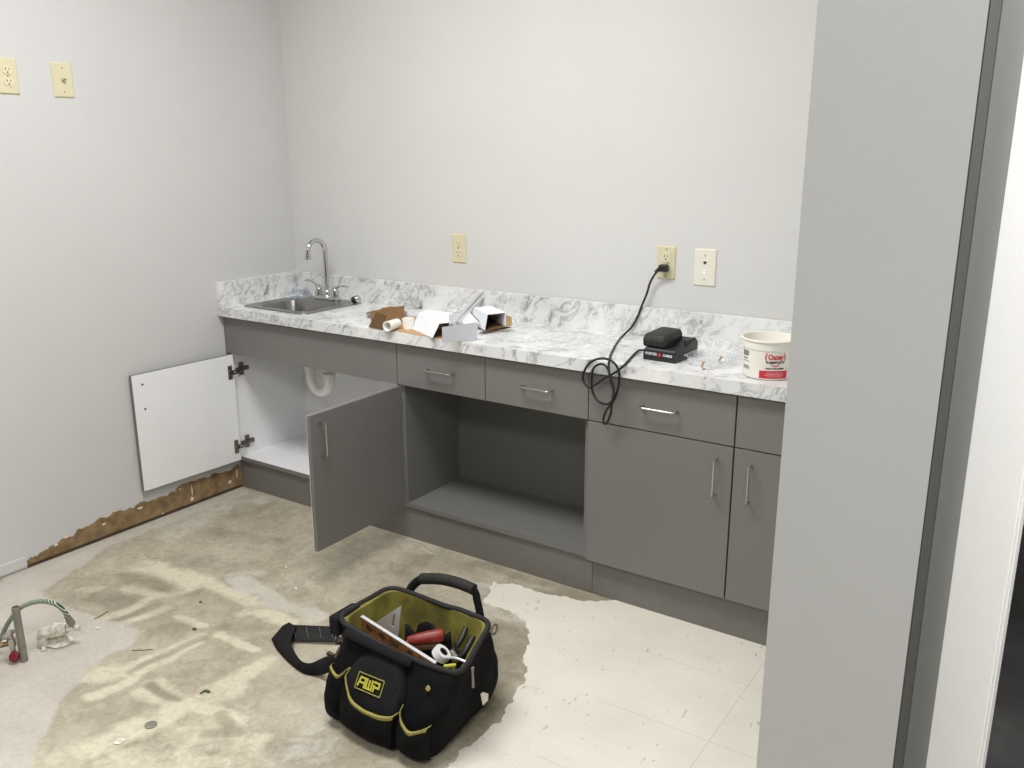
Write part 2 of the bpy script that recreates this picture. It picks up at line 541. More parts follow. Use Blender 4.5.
# floor: fine grid with stain attribute where it is seen, plain around it
def seg_d(p, a, b):
    ax, ay = a; bx, by = b
    dx, dy = bx - ax, by - ay
    L = dx * dx + dy * dy
    t = 0 if L == 0 else max(0, min(1, ((p[0] - ax) * dx + (p[1] - ay) * dy) / L))
    return math.hypot(p[0] - ax - t * dx, p[1] - ay - t * dy)

CREAM = [  # polyline, half width, strength
    ([(0.36, -1.19), (0.62, -1.16)], 0.05, 1.0), ([(0.64, -1.14), (0.92, -1.14)], 0.028, .85),
    ([(0.46, -1.31), (0.62, -1.31)], 0.03, .7), ([(0.60, -1.50), (0.61, -1.34)], 0.022, .8), ([(0.68, -1.47), (0.71, -1.34)], 0.022, .8),
    ([(0.67, -1.31), (0.66, -1.21)], 0.02, .8), ([(0.79, -1.35), (0.91, -1.34)], 0.016, .95), ([(0.98, -1.35), (1.17, -1.34)], 0.016, 1.0),
    ([(0.93, -1.64), (0.96, -1.38)], 0.018, .85), ([(0.99, -1.64), (0.99, -1.42)], 0.018, .95), ([(0.96, -1.22), (0.98, -1.14)], 0.03, .6),
    ([(1.0, -1.17), (1.14, -1.16)], 0.03, 1.0), ([(0.98, -1.76), (1.0, -1.67)], 0.025, .9), ([(0.88, -1.71), (0.94, -1.65)], 0.04, .85),
    ([(1.21, -1.57), (1.26, -1.51)], 0.009, .9), ([(1.20, -1.92), (1.24, -1.68), (1.28, -1.52)], 0.045, .9), ([(1.26, -1.52), (1.26, -1.36)], 0.03, .9),
    ([(1.28, -1.63), (1.42, -1.62)], 0.028, 1.0), ([(1.42, -1.62), (1.50, -1.68), (1.54, -1.62)], 0.022, .8), ([(1.07, -1.68), (1.20, -1.66)], 0.02, .8),
    ([(1.07, -1.62), (1.20, -1.62)], 0.016, .6), ([(1.30, -1.92), (1.37, -1.80), (1.37, -1.67)], 0.06, .65), ([(1.43, -1.86), (1.48, -1.76), (1.57, -1.70)], 0.06, .65),
    ([(1.60, -1.95), (1.72, -1.78)], 0.06, .6), ([(0.36, -1.42), (0.40, -1.28)], 0.03, .5), ([(0.2, -1.35), (0.3, -1.1)], 0.07, .45),
    ([(1.3, -1.36), (1.34, -1.2), (1.2, -1.1)], 0.05, .45), ([(1.45, -1.5), (1.6, -1.52)], 0.05, .4), ([(0.25, -1.0), (0.5, -0.9)], 0.05, .35),
    ([(1.08, -2.05), (1.2, -1.95)], 0.08, .6)]
DARK = [
    ([(0.64, -1.48), (0.69, -1.20)], 0.02, .7), ([(0.96, -1.64), (0.975, -1.30)], 0.018, .7), ([(0.66, -1.345), (0.80, -1.38)], 0.05, .5),
    ([(1.07, -1.65), (1.2, -1.64)], 0.014, .9), ([(0.4, -1.27), (0.56, -1.25)], 0.05, .8), ([(0.48, -1.42), (0.55, -1.38)], 0.06, .6),
    ([(0.83, -1.43), (0.86, -1.4)], 0.06, .6), ([(0.3, -0.85), (0.6, -0.75)], 0.05, .55), ([(0.15, -0.8), (0.3, -0.6), (0.28, -0.5)], 0.03, .5),
    ([(0.7, -0.98), (1.0, -1.0)], 0.05, .5), ([(0.5, -1.04), (0.75, -1.0)], 0.05, .5), ([(1.2, -0.55), (1.3, -0.8), (1.3, -0.95)], 0.05, .7),
    ([(1.36, -1.63), (1.45, -1.66)], 0.02, .8), ([(1.66, -0.56), (1.9, -0.47)], 0.05, .8), ([(1.4, -0.46), (2.0, -0.44)], 0.03, .7), ([(1.8, -0.85), (1.9, -1.1), (1.98, -1.2)], 0.1, .75),
    ([(1.35, -0.95), (1.6, -0.8)], 0.07, .35), ([(1.4, -1.7), (1.46, -1.65)], 0.02, .7), ([(1.02, -1.55), (1.18, -1.5), (1.1, -1.4)], 0.05, .35), ([(1.33, -1.5), (1.42, -1.55)], 0.05, .3)]
WHITE = [
    ([(0.04, -1.5), (0.03, -1.08), (0.03, -0.86), (0.05, -0.5)], 0.05, .9), ([(0.1, -0.66), (0.2, -0.5)], 0.05, .6), ([(0.76, -1.06), (0.86, -1.08)], 0.04, 1.0),
    ([(0.86, -1.08), (1.0, -1.09)], 0.035, .8), ([(0.99, -1.09), (1.2, -1.09)], 0.03, .8), ([(0.2, -0.95), (0.16, -0.75)], 0.06, .55), ([(0.7, -1.05), (0.78, -0.97)], 0.03, .5),
    ([(1.5, -1.9), (1.7, -1.7), (1.65, -1.55)], 0.07, .5), ([(1.45, -0.62), (1.55, -0.58)], 0.02, .6), ([(1.62, -0.72), (1.8, -0.73)], 0.03, .7)]

def amt(p, L):
    b = 0.0
    for pts, w, s in L:
        for a, c in zip(pts[:-1], pts[1:]):
            d = seg_d(p, a, c)
            if d < w * 2:
                q = 1 if d < w * .6 else max(0, 1 - (d - w * .6) / (w * 1.2))
                b = max(b, s * q)
    return b

# smooth grey levelling compound at the left, as a region of the floor
px = [(0, 583), (45, 570), (90, 549), (110, 541), (100, 552), (70, 575), (40, 590), (60, 605), (95, 617), (125, 622), (140, 632), (131, 645), (112, 655), (92, 668), (72, 690), (52, 715), (38, 745), (34, 768), (20, 800), (-120, 800), (-120, 640)]
sq = [tuple(at('z', 0, u, v)[:2]) for u, v in px]
sq = [(max(0.002, x), y) for x, y in sq]

def inside(p, P):
    c = False
    for i in range(len(P)):
        (x0, y0), (x1, y1) = P[i], P[i - 1]
        if (y0 > p[1]) != (y1 > p[1]) and p[0] < (x1 - x0) * (p[1] - y0) / (y1 - y0) + x0:
            c = not c
    return c
def screed_amt(p):
    dmin = min(seg_d(p, a, b) for a, b in zip(sq, sq[1:] + sq[:1]))
    return max(0.0, min(1.0, 0.5 + (dmin if inside(p, sq) else -dmin) / 0.06))

NX, NY = 212, 176
gx = [2.55 * i / NX for i in range(NX + 1)]
gy = [-2.30 + 2.30 * j / NY for j in range(NY + 1)]
fl = MB()
fl.grid([[Vector((x, y, 0)) for x in gx] for y in gy])
nfine = len(fl.v)
fl.add([(0, -4.6, 0), (5.4, -4.6, 0), (5.4, -2.3, 0), (0, -2.3, 0)], [(0, 1, 2, 3)])
fl.add([(2.55, -2.3, 0), (5.4, -2.3, 0), (5.4, -1.36, 0), (2.55, -1.36, 0)], [(0, 1, 2, 3)])
fl.add([(2.55, -1.36, 0), (3.1, -1.36, 0), (3.1, 0, 0), (2.55, 0, 0)], [(0, 1, 2, 3)])
fo = struct('floor', fl, 'concrete', fix=False)
ca = fo.data.color_attributes.new('glue', 'FLOAT_COLOR', 'POINT')
for i, v in enumerate(fo.data.vertices):
    if i < nfine:
        w = nvec(v.co * 9) * 0.016 + nvec(v.co * 30) * 0.006
        p = (v.co.x + w.x, v.co.y + w.y)
        ca.data[i].color = (amt(p, CREAM), amt(p, DARK), amt(p, WHITE), screed_amt(p))
    else:
        ca.data[i].color = (0.2, 0.1, 0.1, 0)

def ragged(poly, amp, step=0.012, seed=0, z=0.0, keep=()):
    out = []
    n = len(poly)
    for i in range(n):
        a = Vector((*poly[i], 0)); b = Vector((*poly[(i + 1) % n], 0))
        L = (b - a).length
        k = 1 if i in keep else max(1, int(L / step))
        for j in range(k):
            p = a.lerp(b, j / k)
            if i not in keep or j > 0:
                q = nvec(p * 14 + Vector((seed, 0, 0))) * amp + nvec(p * 50 + Vector((0, seed, 0))) * amp * 0.5
                if not (j == 0 and (i - 1) % n in keep):
                    p = p + Vector((q.x, q.y, 0))
            out.append(Vector((p.x, p.y, z)))
    return out

# remaining vinyl tile
tp = [(2.0, -0.4225), (1.93, -0.47), (1.88, -0.495), (1.80, -0.505), (1.72, -0.515), (1.62, -0.525), (1.545, -0.555), (1.555, -0.60), (1.60, -0.68), (1.66, -0.705), (1.72, -0.70), (1.79, -0.715),
      (1.842, -0.77), (1.898, -0.863), (1.952, -0.962), (1.998, -1.043), (2.021, -1.166), (2.035, -1.28), (2.02, -1.374), (2.03, -1.46), (2.06, -1.62), (2.12, -1.9), (2.2, -2.4), (2.9485, -2.4), (2.9485, -0.4225)]
tl = MB(); rp = ragged(tp, 0.020, 0.006, keep=(21, 22, 23, 24), z=0.0025)
tl.slab(rp, 0.0024, n=(0, 0, 1))
to = struct('floor_tile', tl, 'vct', fix=True, label='remaining cream vinyl tile with a ragged torn edge, right side of the floor')
# hall floor
struct('floor_hall', MB().box(3.12, 5.4, -1.49, 2.0, -0.05, 0.004), 'darkfloor', label='dark stained floor beyond the white framed doorway')

# bare strip where the baseboard was torn off the left wall
topx = [(26, 559), (34, 556), (46, 549), (60, 541), (76, 533), (90, 525), (104, 518), (118, 512), (130, 508), (150, 500), (172, 491), (196, 480), (220, 473), (243, 464)]
tops = [at('x', 0, u, v) for u, v in topx]
st = MB(); rows_t = []
dense = crom(tops, 9)
for i, p in enumerate(dense):
    z = p.z + noise.noise(Vector((0.3, p.y * 30, 3.2))) * 0.014 + noise.noise(Vector((0.7, p.y * 95, 8.4))) * 0.009
    rows_t.append(Vector((0.0035, p.y, max(0.02, z))))
st.grid([[Vector((0.0035, p.y, 0.004)) for p in rows_t], rows_t])
st.grid([rows_t, [Vector((0.0002, p.y, p.z + 0.001)) for p in rows_t]])
b = struct('baseboard_left', st, 'drywallbrown', label='bare brown strip low on the left wall where the baseboard was torn off')
struct('trim_3', MB().box(0.0002, 0.006, rows_t[0].y, -0.425, 0.0031, 0.013), 'gapdark', label='dark gap along the foot of the left wall')
struct('trim_4', MB().box(0.0002, 0.010, -3.4, rows_t[0].y - 0.002, 0.010, 0.050, 0.002).box(0.0002, 0.005, -3.4, rows_t[0].y - 0.002, 0.0031, 0.010), ['wall_left'], label='remnant of pale baseboard on the left wall')
ch = MB()
for (u, v, w, h) in [(97, 616, 0, 0)][:0] + [(66, 537, .03, .012), (104, 524, .02, .01), (163, 514, .018, .012), (192, 499, .02, .022), (230, 482, .02, .016), (237, 473, .010, .045), (140, 508, .03, .012), (56, 545, .02, .015), (202, 503, .03, .006), (180, 489, .02, .006), (192, 490, .006, .05)]:
    c = at('x', 0.0045, u, v)
    poly = [Vector((0.0045, c.y + math.cos(t) * w * .5 * random.uniform(.6, 1.2), max(.006, c.z + math.sin(t) * h * .5 * random.uniform(.6, 1.2)))) for t in [k * math.pi / 4 for k in range(8)]]
    ch.slab(poly, 0.0008, n=(1, 0, 0))
struct('trim_5', ch, 'chip', label='paint flakes left on the bare brown wall strip')

# ------------------------------------------------------------------ cabinets
def bar_handle(mb, a, b, out, stand=0.03, r=0.0037):
    a, b, out = Vector(a), Vector(b), Vector(out)
    d = (b - a).normalized()
    rr = 0.009
    pts = [a, a + out * (stand - rr)]
    for t in (30, 60, 90):
        pts.append(a + out * (stand - rr + rr * math.sin(R(t))) + d * (rr - rr * math.cos(R(t))))
    for t in (0, 30, 60):
        pts.append(b + out * (stand - rr + rr * math.cos(R(t))) - d * (rr - rr * math.sin(R(t))))
    pts += [b + out * (stand - rr), b]
    mb.tube(pts, r, 10)
    return mb

def hinge_mb(hy, z, wx, dx):
    """concealed hinge: cup plate on the door face, arm, mounting plate on the side panel"""
    mb = MB()
    return mb

YF = -DF; YC = -DF + 0.019   # front faces / carcass front
PT = 0.018
YB = -0.092

# --- sink cabinet
sc = thing('sink_cabinet', 'grey sink base cabinet at the left wall, both doors open, white inside', 'cabinet', (0.52, -0.25, 0))
for x0 in (0.004, X1 - PT):
    obj('side_panel', MB().box(x0, x0 + PT, YC, -0.014, ZD0, 0.826), ['melamine'], sc)
bm_ = MB().box(0.004 + PT, X1 - PT, YC + 0.001, -0.014, ZD0, ZD0 + PT)
obj('bottom_panel', bm_, 'melamine', sc)
for x0 in (0.004, X1 - PT):
    obj('edge_band', MB().box(x0 + .0002, x0 + PT - .0002, YC - 0.0008, YC + 0.0005, ZD0 + PT, ZF0 - .002), 'lam', sc)
obj('edge_band', MB().box(0.0045, X1 - 0.0005, YC - 0.002, YC + 0.0005, ZD0, ZD0 + PT), 'lam', sc)
obj('back_panel', MB().box(0.004, X1, -0.014, -0.002, ZD0, 0.826), 'melamine', sc)
obj('false_front', MB().box(0.010, X1 - 0.0015, YF, YC - 0.001, ZF0, ZF1, 0.001), 'lam', sc)
obj('filler_strip', MB().box(0.0005, 0.0095, YF + 0.003, YC - 0.001, ZD0, ZF1), 'lam', sc)
# left door, swung back almost against the left wall
DW = 0.494
def door_xf(hx, hy, ang):
    return Matrix.Translation((hx, hy, 0)) @ Matrix.Rotation(ang, 4, 'Z')
HL = (0.049, -0.450)
xl = door_xf(*HL, R(-92.2))         # local +x runs out along the door, +y is the white inner side
ld = obj('door', MB().box(0, DW, -0.018, -0.002, ZD0 + .011, ZD1, 0.001, 0, xl).box(0.001, DW - 0.001, -0.0022, 0.0, ZD0 + .011 + 0.001, ZD1 - 0.001, 0, 1, xl), ['lam', 'melamine'], sc)
ld['label'] = 'door swung open to the left wall, white inner face showing'
for z in (0.609, 0.504):
    sd = MB()
    p = xl @ Vector((DW - 0.045, 0.0, z))
    sd.lathe([(0.0, 0.002), (0.0045, 0.0015), (0.005, 0.0)], p, (1, 0, 0), 10)
    obj('screw_head', sd, 'hinge', ld)
def hinge(parent, z, mirror=False):
    h = MB()
    q = xl
    h.box(0.012, 0.034, 0.0, 0.003, z - 0.032, z + 0.032, 0.001, 0, q)
    h.lathe([(0.0, 0.006), (0.012, 0.006), (0.014, 0.0)], q @ Vector((0.022, 0.003, z)), q.to_3x3() @ Vector((0, 1, 0)), 14)
    a0 = q @ Vector((0.018, 0.012, z))
    c1 = Vector((0.036, -0.415, z))
    for dz in (-0.006, 0.006):
        h.tube([a0 + Vector((0, 0, dz)), a0.lerp(c1, .5) + Vector((0.012, 0, dz)), c1 + Vector((0, 0.01, dz))], 0.0045, 6)
    h.box(0.0225, 0.036, -0.425, -0.355, z - 0.009, z + 0.009, 0.002)
    h.box(0.0225, 0.027, -0.402, -0.378, z - 0.03, z + 0.03, 0.001)
    h.box(0.036, 0.040, -0.41, -0.37, z - 0.006, z + 0.006, 0.001)
    h.lathe([(0, 0.003), (0.004, 0.003), (0.0045, 0)], (0.040, -0.378, z), (1, 0, 0), 8)
    h.lathe([(0, 0.003), (0.004, 0.003), (0.0045, 0)], (0.040, -0.398, z), (1, 0, 0), 8)
    return obj('hinge', h, 'hinge', parent)
for z in (0.573, 0.222):
    hinge(ld, z)
# right door, standing straight out into the room
HR = (1.027, -0.4535)
DW2 = 0.486
xr = door_xf(*HR, R(-89.1))
rd = obj('door', MB().box(0.002, DW2, 0.002, 0.0185, ZD0 + .004, ZD1, 0.001, 0, xr).box(0.003, DW2 - 0.001, 0.0, 0.0022, ZD0 + .004 + 0.001, ZD1 - 0.001, 0, 1, xr), ['lam', 'melamine'], sc)
rd['label'] = 'door standing straight out into the room, grey outer face showing'
obj('handle', bar_handle(MB(), xr @ Vector((DW2 - 0.045, 0.0185, 0.500)), xr @ Vector((DW2 - 0.045, 0.0185, 0.620)), xr.to_3x3() @ Vector((0, 1, 0))), 'nickel', rd)
def hinge_r(z):
    h = MB()
    h.box(0.012, 0.034, -0.003, 0.0, z - 0.032, z + 0.032, 0.001, 0, xr)
    h.box(X1 - PT - 0.013, X1 - PT - 0.0005, -0.425, -0.355, z - 0.009, z + 0.009, 0.002)
    h.box(X1 - PT - 0.005, X1 - PT - 0.0005, -0.402, -0.378, z - 0.03, z + 0.03, 0.001)
    h.tube([xr @ Vector((0.02, -0.006, z)), Vector((X1 - PT - 0.012, -0.42, z))], 0.005, 6)
    return obj('hinge', h, 'hinge', rd)
for z in (0.573, 0.222):
    hinge_r(z)

# --- open cabinet with two drawers
oc = thing('open_cabinet', 'grey open base cabinet without doors, two drawers above, between sink and door cabinets', 'cabinet', ((X1 + X3) / 2, -0.25, 0))
obj('side_panel', MB().box(X1 + 0.001, X1 + PT + 0.002, YC, YB, ZD0, 0.826), 'lamin', oc)
obj('side_panel', MB().box(X3 - PT - 0.001, X3 - 0.001, YC, YB, ZD0, 0.826), 'lamin', oc)
obj('bottom_panel', MB().box(X1 + PT + 0.002, X3 - PT - 0.001, YC, YB - 0.0005, ZD0, ZD0 + PT), 'lamin', oc)
obj('back_panel', MB().box(X1 + 0.001, X3 - 0.001, YB, YB + 0.012, ZD0, 0.826), 'lamin', oc)
obj('rail', MB().box(X1 + PT + 0.002, X3 - PT - 0.001, YC, YC + 0.07, ZF0 + 0.002, ZF0 + 0.02), 'lamin', oc)
def drawer(parent, xa, xb, hx=None):
    d = obj('drawer', MB().box(xa + 0.0015, xb - 0.0015, YF, YC - 0.001, ZF0, ZF1, 0.001), 'lam', parent)
    if hx:
        obj('handle', bar_handle(MB(), (hx - 0.06, YF, 0.739), (hx + 0.06, YF, 0.739), (0, -1, 0)), 'nickel', d)
    return d
drawer(oc, X1, X2, 1.247); drawer(oc, X2, X3, 1.676)

# --- cabinet with drawers over doors
dc = thing('door_cabinet', 'grey base cabinet with closed doors under drawers, right end of the counter', 'cabinet', ((X3 + XE) / 2, -0.25, 0))
obj('side_panel', MB().box(X3 + 0.001, X3 + PT, YC, YB, ZD0, 0.826), 'lamin', dc)
obj('side_panel', MB().box(XE - PT, XE, YC, YB, ZD0, 0.826), 'lamin', dc)
obj('bottom_panel', MB().box(X3 + PT, XE - PT, YC, YB - 0.0005, ZD0, ZD0 + PT), 'lamin', dc)
obj('back_panel', MB().box(X3 + 0.001, XE, YB, YB + 0.012, ZD0, 0.826), 'lamin', dc)
obj('mullion', MB().box(X4 - 0.02, X4 + 0.02, YC, YC + 0.02, ZD0 + PT, 0.826), 'gapdark', dc)
drawer(dc, X3, X4 - 0.001, 2.138); drawer(dc, X4 + 0.001, XE, 2.64)
for xa, xb, hx in ((X3, X4 - 0.001, 2.336), (X4 + 0.001, XE, 2.4455)):
    d = obj('door', MB().box(xa + 0.0015, xb - 0.0015, YF, YC - 0.001, ZD0, ZD1 - 0.001, 0.001), 'lam', dc)
    obj('handle', bar_handle(MB(), (hx, YF, 0.490), (hx, YF, 0.608), (0, -1, 0)), 'nickel', d)

# --- kick boards
tag(obj('kick_board', MB().box(0.003, 1.889, -DT, -DT + 0.018, 0.0, ZD0 - 0.0005, 0.0005), 'kick', loc=(0.9, -0.41, 0)), 'long grey kick board under the sink and open cabinets', 'kick board')
tag(obj('kick_board', MB().box(1.8905, XE, -DT, -DT + 0.018, 0.0, ZD0 - 0.0005, 0.0005), 'kick', loc=(2.4, -0.41, 0)), 'grey kick board under the closed-door cabinet, right of the seam', 'kick board')

# --- countertop
ct = thing('countertop', 'white countertop with grey marble veining over the base cabinets', 'countertop', (1.4, -0.24, ZE))
XC = 2.948
HX0, HX1, HY0, HY1 = 0.115, 0.462, -0.392, -0.07
cm = MB()
cm.box(0.001, HX0, -D, -0.001, ZE, ZT).box(HX1, XC, -D, -0.001, ZE, ZT).box(HX0, HX1, -D, HY0, ZE, ZT).box(HX0, HX1, HY1, -0.001, ZE, ZT)
obj('worktop', cm, 'marble', ct)
obj('backsplash', MB().box(0.0205, XC, -0.020, -0.001, ZT, ZS, 0.0012), 'marble', ct)
obj('side_splash', MB().box(0.001, 0.020, -D, -0.001, ZT, ZS, 0.0012), 'marble', ct)
obj('caulk', MB().tube([(0.021, -0.004, ZS + .0005), (XC, -0.004, ZS + .0003)], 0.0016, 6).tube([(0.004, -0.004, ZS + .0005), (0.004, -D, ZS + .0003)], 0.0016, 6), 'screed', ct)

# --- sink
sk = thing('sink', 'small square stainless steel drop-in sink in the left end of the countertop', 'sink', (0.285, -0.23, ZT))
sx0, sx1, sy0, sy1 = 0.085, 0.488, -0.414, -0.048
bx0, bx1, by0, by1 = 0.150, 0.440, -0.372, -0.165
_ = 0
lo = [rrect(sx0, sx1, sy0, sy1, 0.035, ZT + 0.0004), rrect(sx0 + .003, sx1 - .003, sy0 + .003, sy1 - .003, 0.034, ZT + 0.005),
      rrect(sx0 + .012, sx1 - .012, sy0 + .012, sy1 - .012, 0.03, ZT + 0.0045), rrect(bx0 - .006, bx1 + .006, by0 - .006, by1 + .006, 0.055, ZT + 0.0043), rrect(bx0 - .002, bx1 + .002, by0 - .002, by1 + .002, 0.052, ZT + 0.0032),
      rrect(bx0, bx1, by0, by1, 0.05, ZT - 0.003), rrect(bx0 + .006, bx1 - .006, by0 + .006, by1 - .006, 0.05, ZT - 0.03),
      rrect(bx0 + .016, bx1 - .016, by0 + .016, by1 - .016, 0.05, ZT - 0.12), rrect(bx0 + .04, bx1 - .04, by0 + .04, by1 - .04, 0.04, ZT - 0.137),
      rrect(bx0 + .09, bx1 - .09, by0 + .07, by1 - .07, 0.025, ZT - 0.14)]
obj('basin', MB().loft(lo, False, True), 'steel', sk, smooth=True, fix=False)
obj('drain', MB().lathe([(0.0, 0.001), (0.022, 0.001), (0.028, 0.004), (0.036, 0.003), (0.038, 0.0)], (0.295, -0.268, ZT - 0.1395), seg=24), 'chrome', sk, smooth=True)

# --- faucet
FB = at('y', -0.105, 327.4, 297.0)
fx, fy, fz = FB.x, -0.105, ZT + 0.0045
fc = thing('faucet', 'chrome gooseneck faucet with two lever handles behind the sink bowl', 'faucet', (fx, fy, fz))
fl_ = [rrect(fx - .078, fx + .078, fy - .026, fy + .026, .025, fz), rrect(fx - .078, fx + .078, fy - .026, fy + .026, .025, fz + .012), rrect(fx - .07, fx + .07, fy - .019, fy + .019, .018, fz + .020)]
obj('base_plate', MB().loft(fl_, False, True), 'chrome', fc, smooth=True)
ztop = fz + 0.226
spp = [(fx, fy, fz + .018), (fx, fy, fz + .06), (fx, fy, fz + 0.13), (fx, fy, ztop)]
rarc = 0.052
for k in range(1, 13):
    a = R(15 * k)
    spp.append((fx - .0 * k, fy - rarc + rarc * math.cos(a), ztop + rarc * math.sin(a)))
spp.append((fx, fy - 2 * rarc, ztop - 0.008))
obj('spout', MB().tube(spp, 0.0108, 14).lathe([(0.022, 0), (0.021, .006), (0.015, .012), (0.0145, .026), (0.0105, .032)], (fx, fy, fz + .018), seg=20), 'chrome', fc, smooth=True)
obj('aerator', MB().lathe([(0.0, 0), (0.013, 0), (0.0135, .018), (0.011, .021)], (fx, fy - 2 * rarc, ztop - 0.028), seg=16), 'chrome', fc, smooth=True)
for s, tip in ((-1, Vector((-0.062, -0.022, 0.086))), (1, Vector((0.062, 0.018, 0.068)))):
    hx = fx + s * 0.051
    h = MB().lathe([(0.020, 0), (0.0195, .02), (0.016, .040), (0.012, .05), (0.0, .055)], (hx, fy, fz + .016), seg=18)
    ho = Vector((hx, fy, fz))
    h.tube(crom([ho + Vector((0, 0, .055)), ho + tip * 0.35 + Vector((0, 0, .046)), ho + Vector((tip.x * .75, tip.y * .8, tip.z + .003)), ho + tip], 5), [0.009] * 5 + [0.007] * 6 + [0.006] * 5, 10, flat=(0.6, 1.2))
    obj('lever_handle', h, 'chrome', fc, smooth=True)

# --- sink trap inside the cabinet
tr = thing('drain_trap', 'white plastic drain trap hanging under the sink inside the open cabinet', 'drain trap', (0.295, -0.268, 0.5))
ty = -0.25
tp0 = at('y', ty, 310.5, 372); tp1 = at('y', ty, 332, 381)
xa, xb_ = tp0.x + 0.006, tp1.x - 0.012
zc = at('y', ty, 316, 384).z + 0.026
xa -= .006; xb_ -= .004
rr = (xb_ - xa) / 2
pts = [(xa, ty, ZT - 0.142), (xa, ty, zc)]
for k in range(1, 12):
    a = R(180 + 15 * k)
    pts.append((xa + rr + rr * math.cos(a), ty, zc + rr * math.sin(a)))
pts += [(xb_, ty, zc), (xb_, ty, zc + 0.03)]
obj('trap_bend', MB().tube(pts, 0.021, 16), 'pvc', tr, smooth=True)
for x, z, dz in ((xa, zc + 0.040, .026), (xb_, zc + 0.012, .024)):
    nt = MB()
    nt.lathe([(0.022, 0), (0.029, 0), (0.030, dz * .5), (0.029, dz), (0.021, dz)], (x, ty, z), seg=12)
    obj('slip_nut', nt, 'pvc', tr, smooth=True)
obj('waste_arm', MB().tube(crom([(xb_, ty, zc + 0.03), (xb_ + 0.004, ty + .012, zc + 0.055), (xb_ + 0.006, ty + .04, zc + 0.066), (xb_ + 0.006, -0.015, zc + 0.068)], 5), 0.0195, 14), 'pvc', tr, smooth=True)

# --- small things by the sink
cpp = at('z', ZT + 0.005, 356, 303.5)
cp = thing('sprayer_cap', 'small black and chrome cap lying on the back right corner of the sink rim', 'cap', (cpp.x, cpp.y, cpp.z))
ax = Vector((0.9, 0.1, 0.35))
obj('cap_body', MB().lathe([(0, 0), (0.015, 0), (0.0165, .004), (0.0165, .018), (0.014, .022), (0, .022)], cpp + Vector((-0.016, 0, 0.0125)), ax, 18), 'black', cp, smooth=True)
obj('chrome_ring', MB().lathe([(0.0, .0), (0.0165, 0), (0.0175, .006), (0.013, .013), (0, .014)], cpp + Vector((-0.016, 0, 0.0125)) + ax.normalized() * .0222, ax, 18), 'chrome', cp, smooth=True)

def crumple(cx, cy, w, d, h, z0, seed, nx=22, ny=16, rot=0.0, flat=0.0):
    rows = []
    for j in range(ny + 1):
        row = []
        for i in range(nx + 1):
            u, v = i / nx * 2 - 1, j / ny * 2 - 1
            e = max(0, 1 - max(abs(u), abs(v)) ** 3)
            p = Vector((u * w / 2, v * d / 2, 0))
            q = nvec(Vector((u * 1.8 + seed, v * 1.8, seed)))
            r1 = abs(noise.noise(Vector((u * 3.1 + seed, v * 2.7, seed * 2))))
            r2 = abs(noise.noise(Vector((u * 7 + seed, v * 6, seed * 3))))
            z = z0 + h * e * (0.35 * (1 - flat) + 0.9 * r1 + 0.25 * (1 - flat) * r2) + 0.0006
            c, s = math.cos(rot), math.sin(rot)
            x, y = p.x + q.x * w * .12, p.y + q.y * d * .12
            row.append(Vector((cx + c * x - s * y, cy + s * x + c * y, z)))
        rows.append(row)
    return MB().grid(rows)
wb = at('z', ZT + .006, 287, 299.5)
tag(obj('plastic_bag', crumple(0.115, -0.11, .13, .10, .045, ZT + .005, 3.3), 'bluefilm', loc=(0.115, -0.11, ZT + .005), smooth=True), 'crumpled clear plastic bag in the counter corner behind the sink', 'plastic bag')

# ------------------------------------------------------------------ packaging on the counter
Z0 = ZT + 0.0006
fp = [at('z', Z0, *p) for p in ((371, 326.5), (413, 337.3), (442, 343.8), (452, 342.5), (455, 333), (440, 318), (404, 317), (385, 320))]
fp = [Vector((p.x, max(p.y, -0.475), p.z + 0.003)) for p in fp]
tag(obj('cardboard_sheet', MB().slab(fp, 0.003, n=(0, 0, 1)), 'kraft', loc=fp[0]), 'flat tan cardboard sheet lying under the opened packaging near the counter edge', 'cardboard')
ZK = Z0 + 0.0036
# steel flange lying behind brown carton
dcen = (at('z', ZT, 368, 316) + at('z', ZT, 407, 316)) / 2
tag(obj('steel_flange', MB().lathe([(0.030, 0.001), (0.050, 0.001), (0.083, 0.010), (0.086, 0.014), (0.080, 0.014), (0.050, 0.006), (0.030, 0.006)], (dcen.x, dcen.y - 0.004, ZT), seg=36), 'steel', loc=(dcen.x, dcen.y, ZT), smooth=True), 'round steel flange lying behind the brown carton', 'flange')
# brown carton : upright back flap with stepped top + leaning front flap + end
bc = thing('brown_carton', 'torn-open brown cardboard carton left of the white packaging', 'carton', (0.93, -0.40, ZK))
yb = at('z', ZK, 402, 324.5).y
def onz(z, *p): return at('z', z, *p)
B0 = onz(ZK, 371.5, 322.5); B1 = onz(ZK, 402.5, 322.8)
def lift(b, u, v):
    """point straight above counter point b's vertical plane facing the room"""
    n = Vector((0.0, 1.0, 0)); w = CF + CR * ((u - 512) / FPX) + CU * ((384 - v) / FPX)
    return CAM + w * ((b - CAM).dot(n) / w.dot(n))
def plane_pt(b, n, u, v):
    n = Vector(n); w = CF + CR * ((u - 512) / FPX) + CU * ((384 - v) / FPX)
    return CAM + w * ((Vector(b) - CAM).dot(n) / w.dot(n))
nb = (B1 - B0).cross(Vector((0, 0, 1))).normalized()
pp = [B0, B1] + [plane_pt(B0, nb, u, v) for u, v in ((404.5, 305.8), (394, 307), (392, 306.3), (381, 308.5), (380.5, 309.5), (370, 311.5))]
obj('back_panel', MB().slab(pp, 0.003), 'kraft_dark', bc)
F0 = onz(ZK, 368.4, 327.2); F1 = onz(ZK, 381.5, 329.5)
nf = ((F1 - F0).normalized() + Vector((0, 0, 0))).cross(Vector((0.0, 0.25, 1))).normalized()
pf = [F0, F1, plane_pt(F0, nf, 386.5, 315.5), plane_pt(F0, nf, 376, 312)]
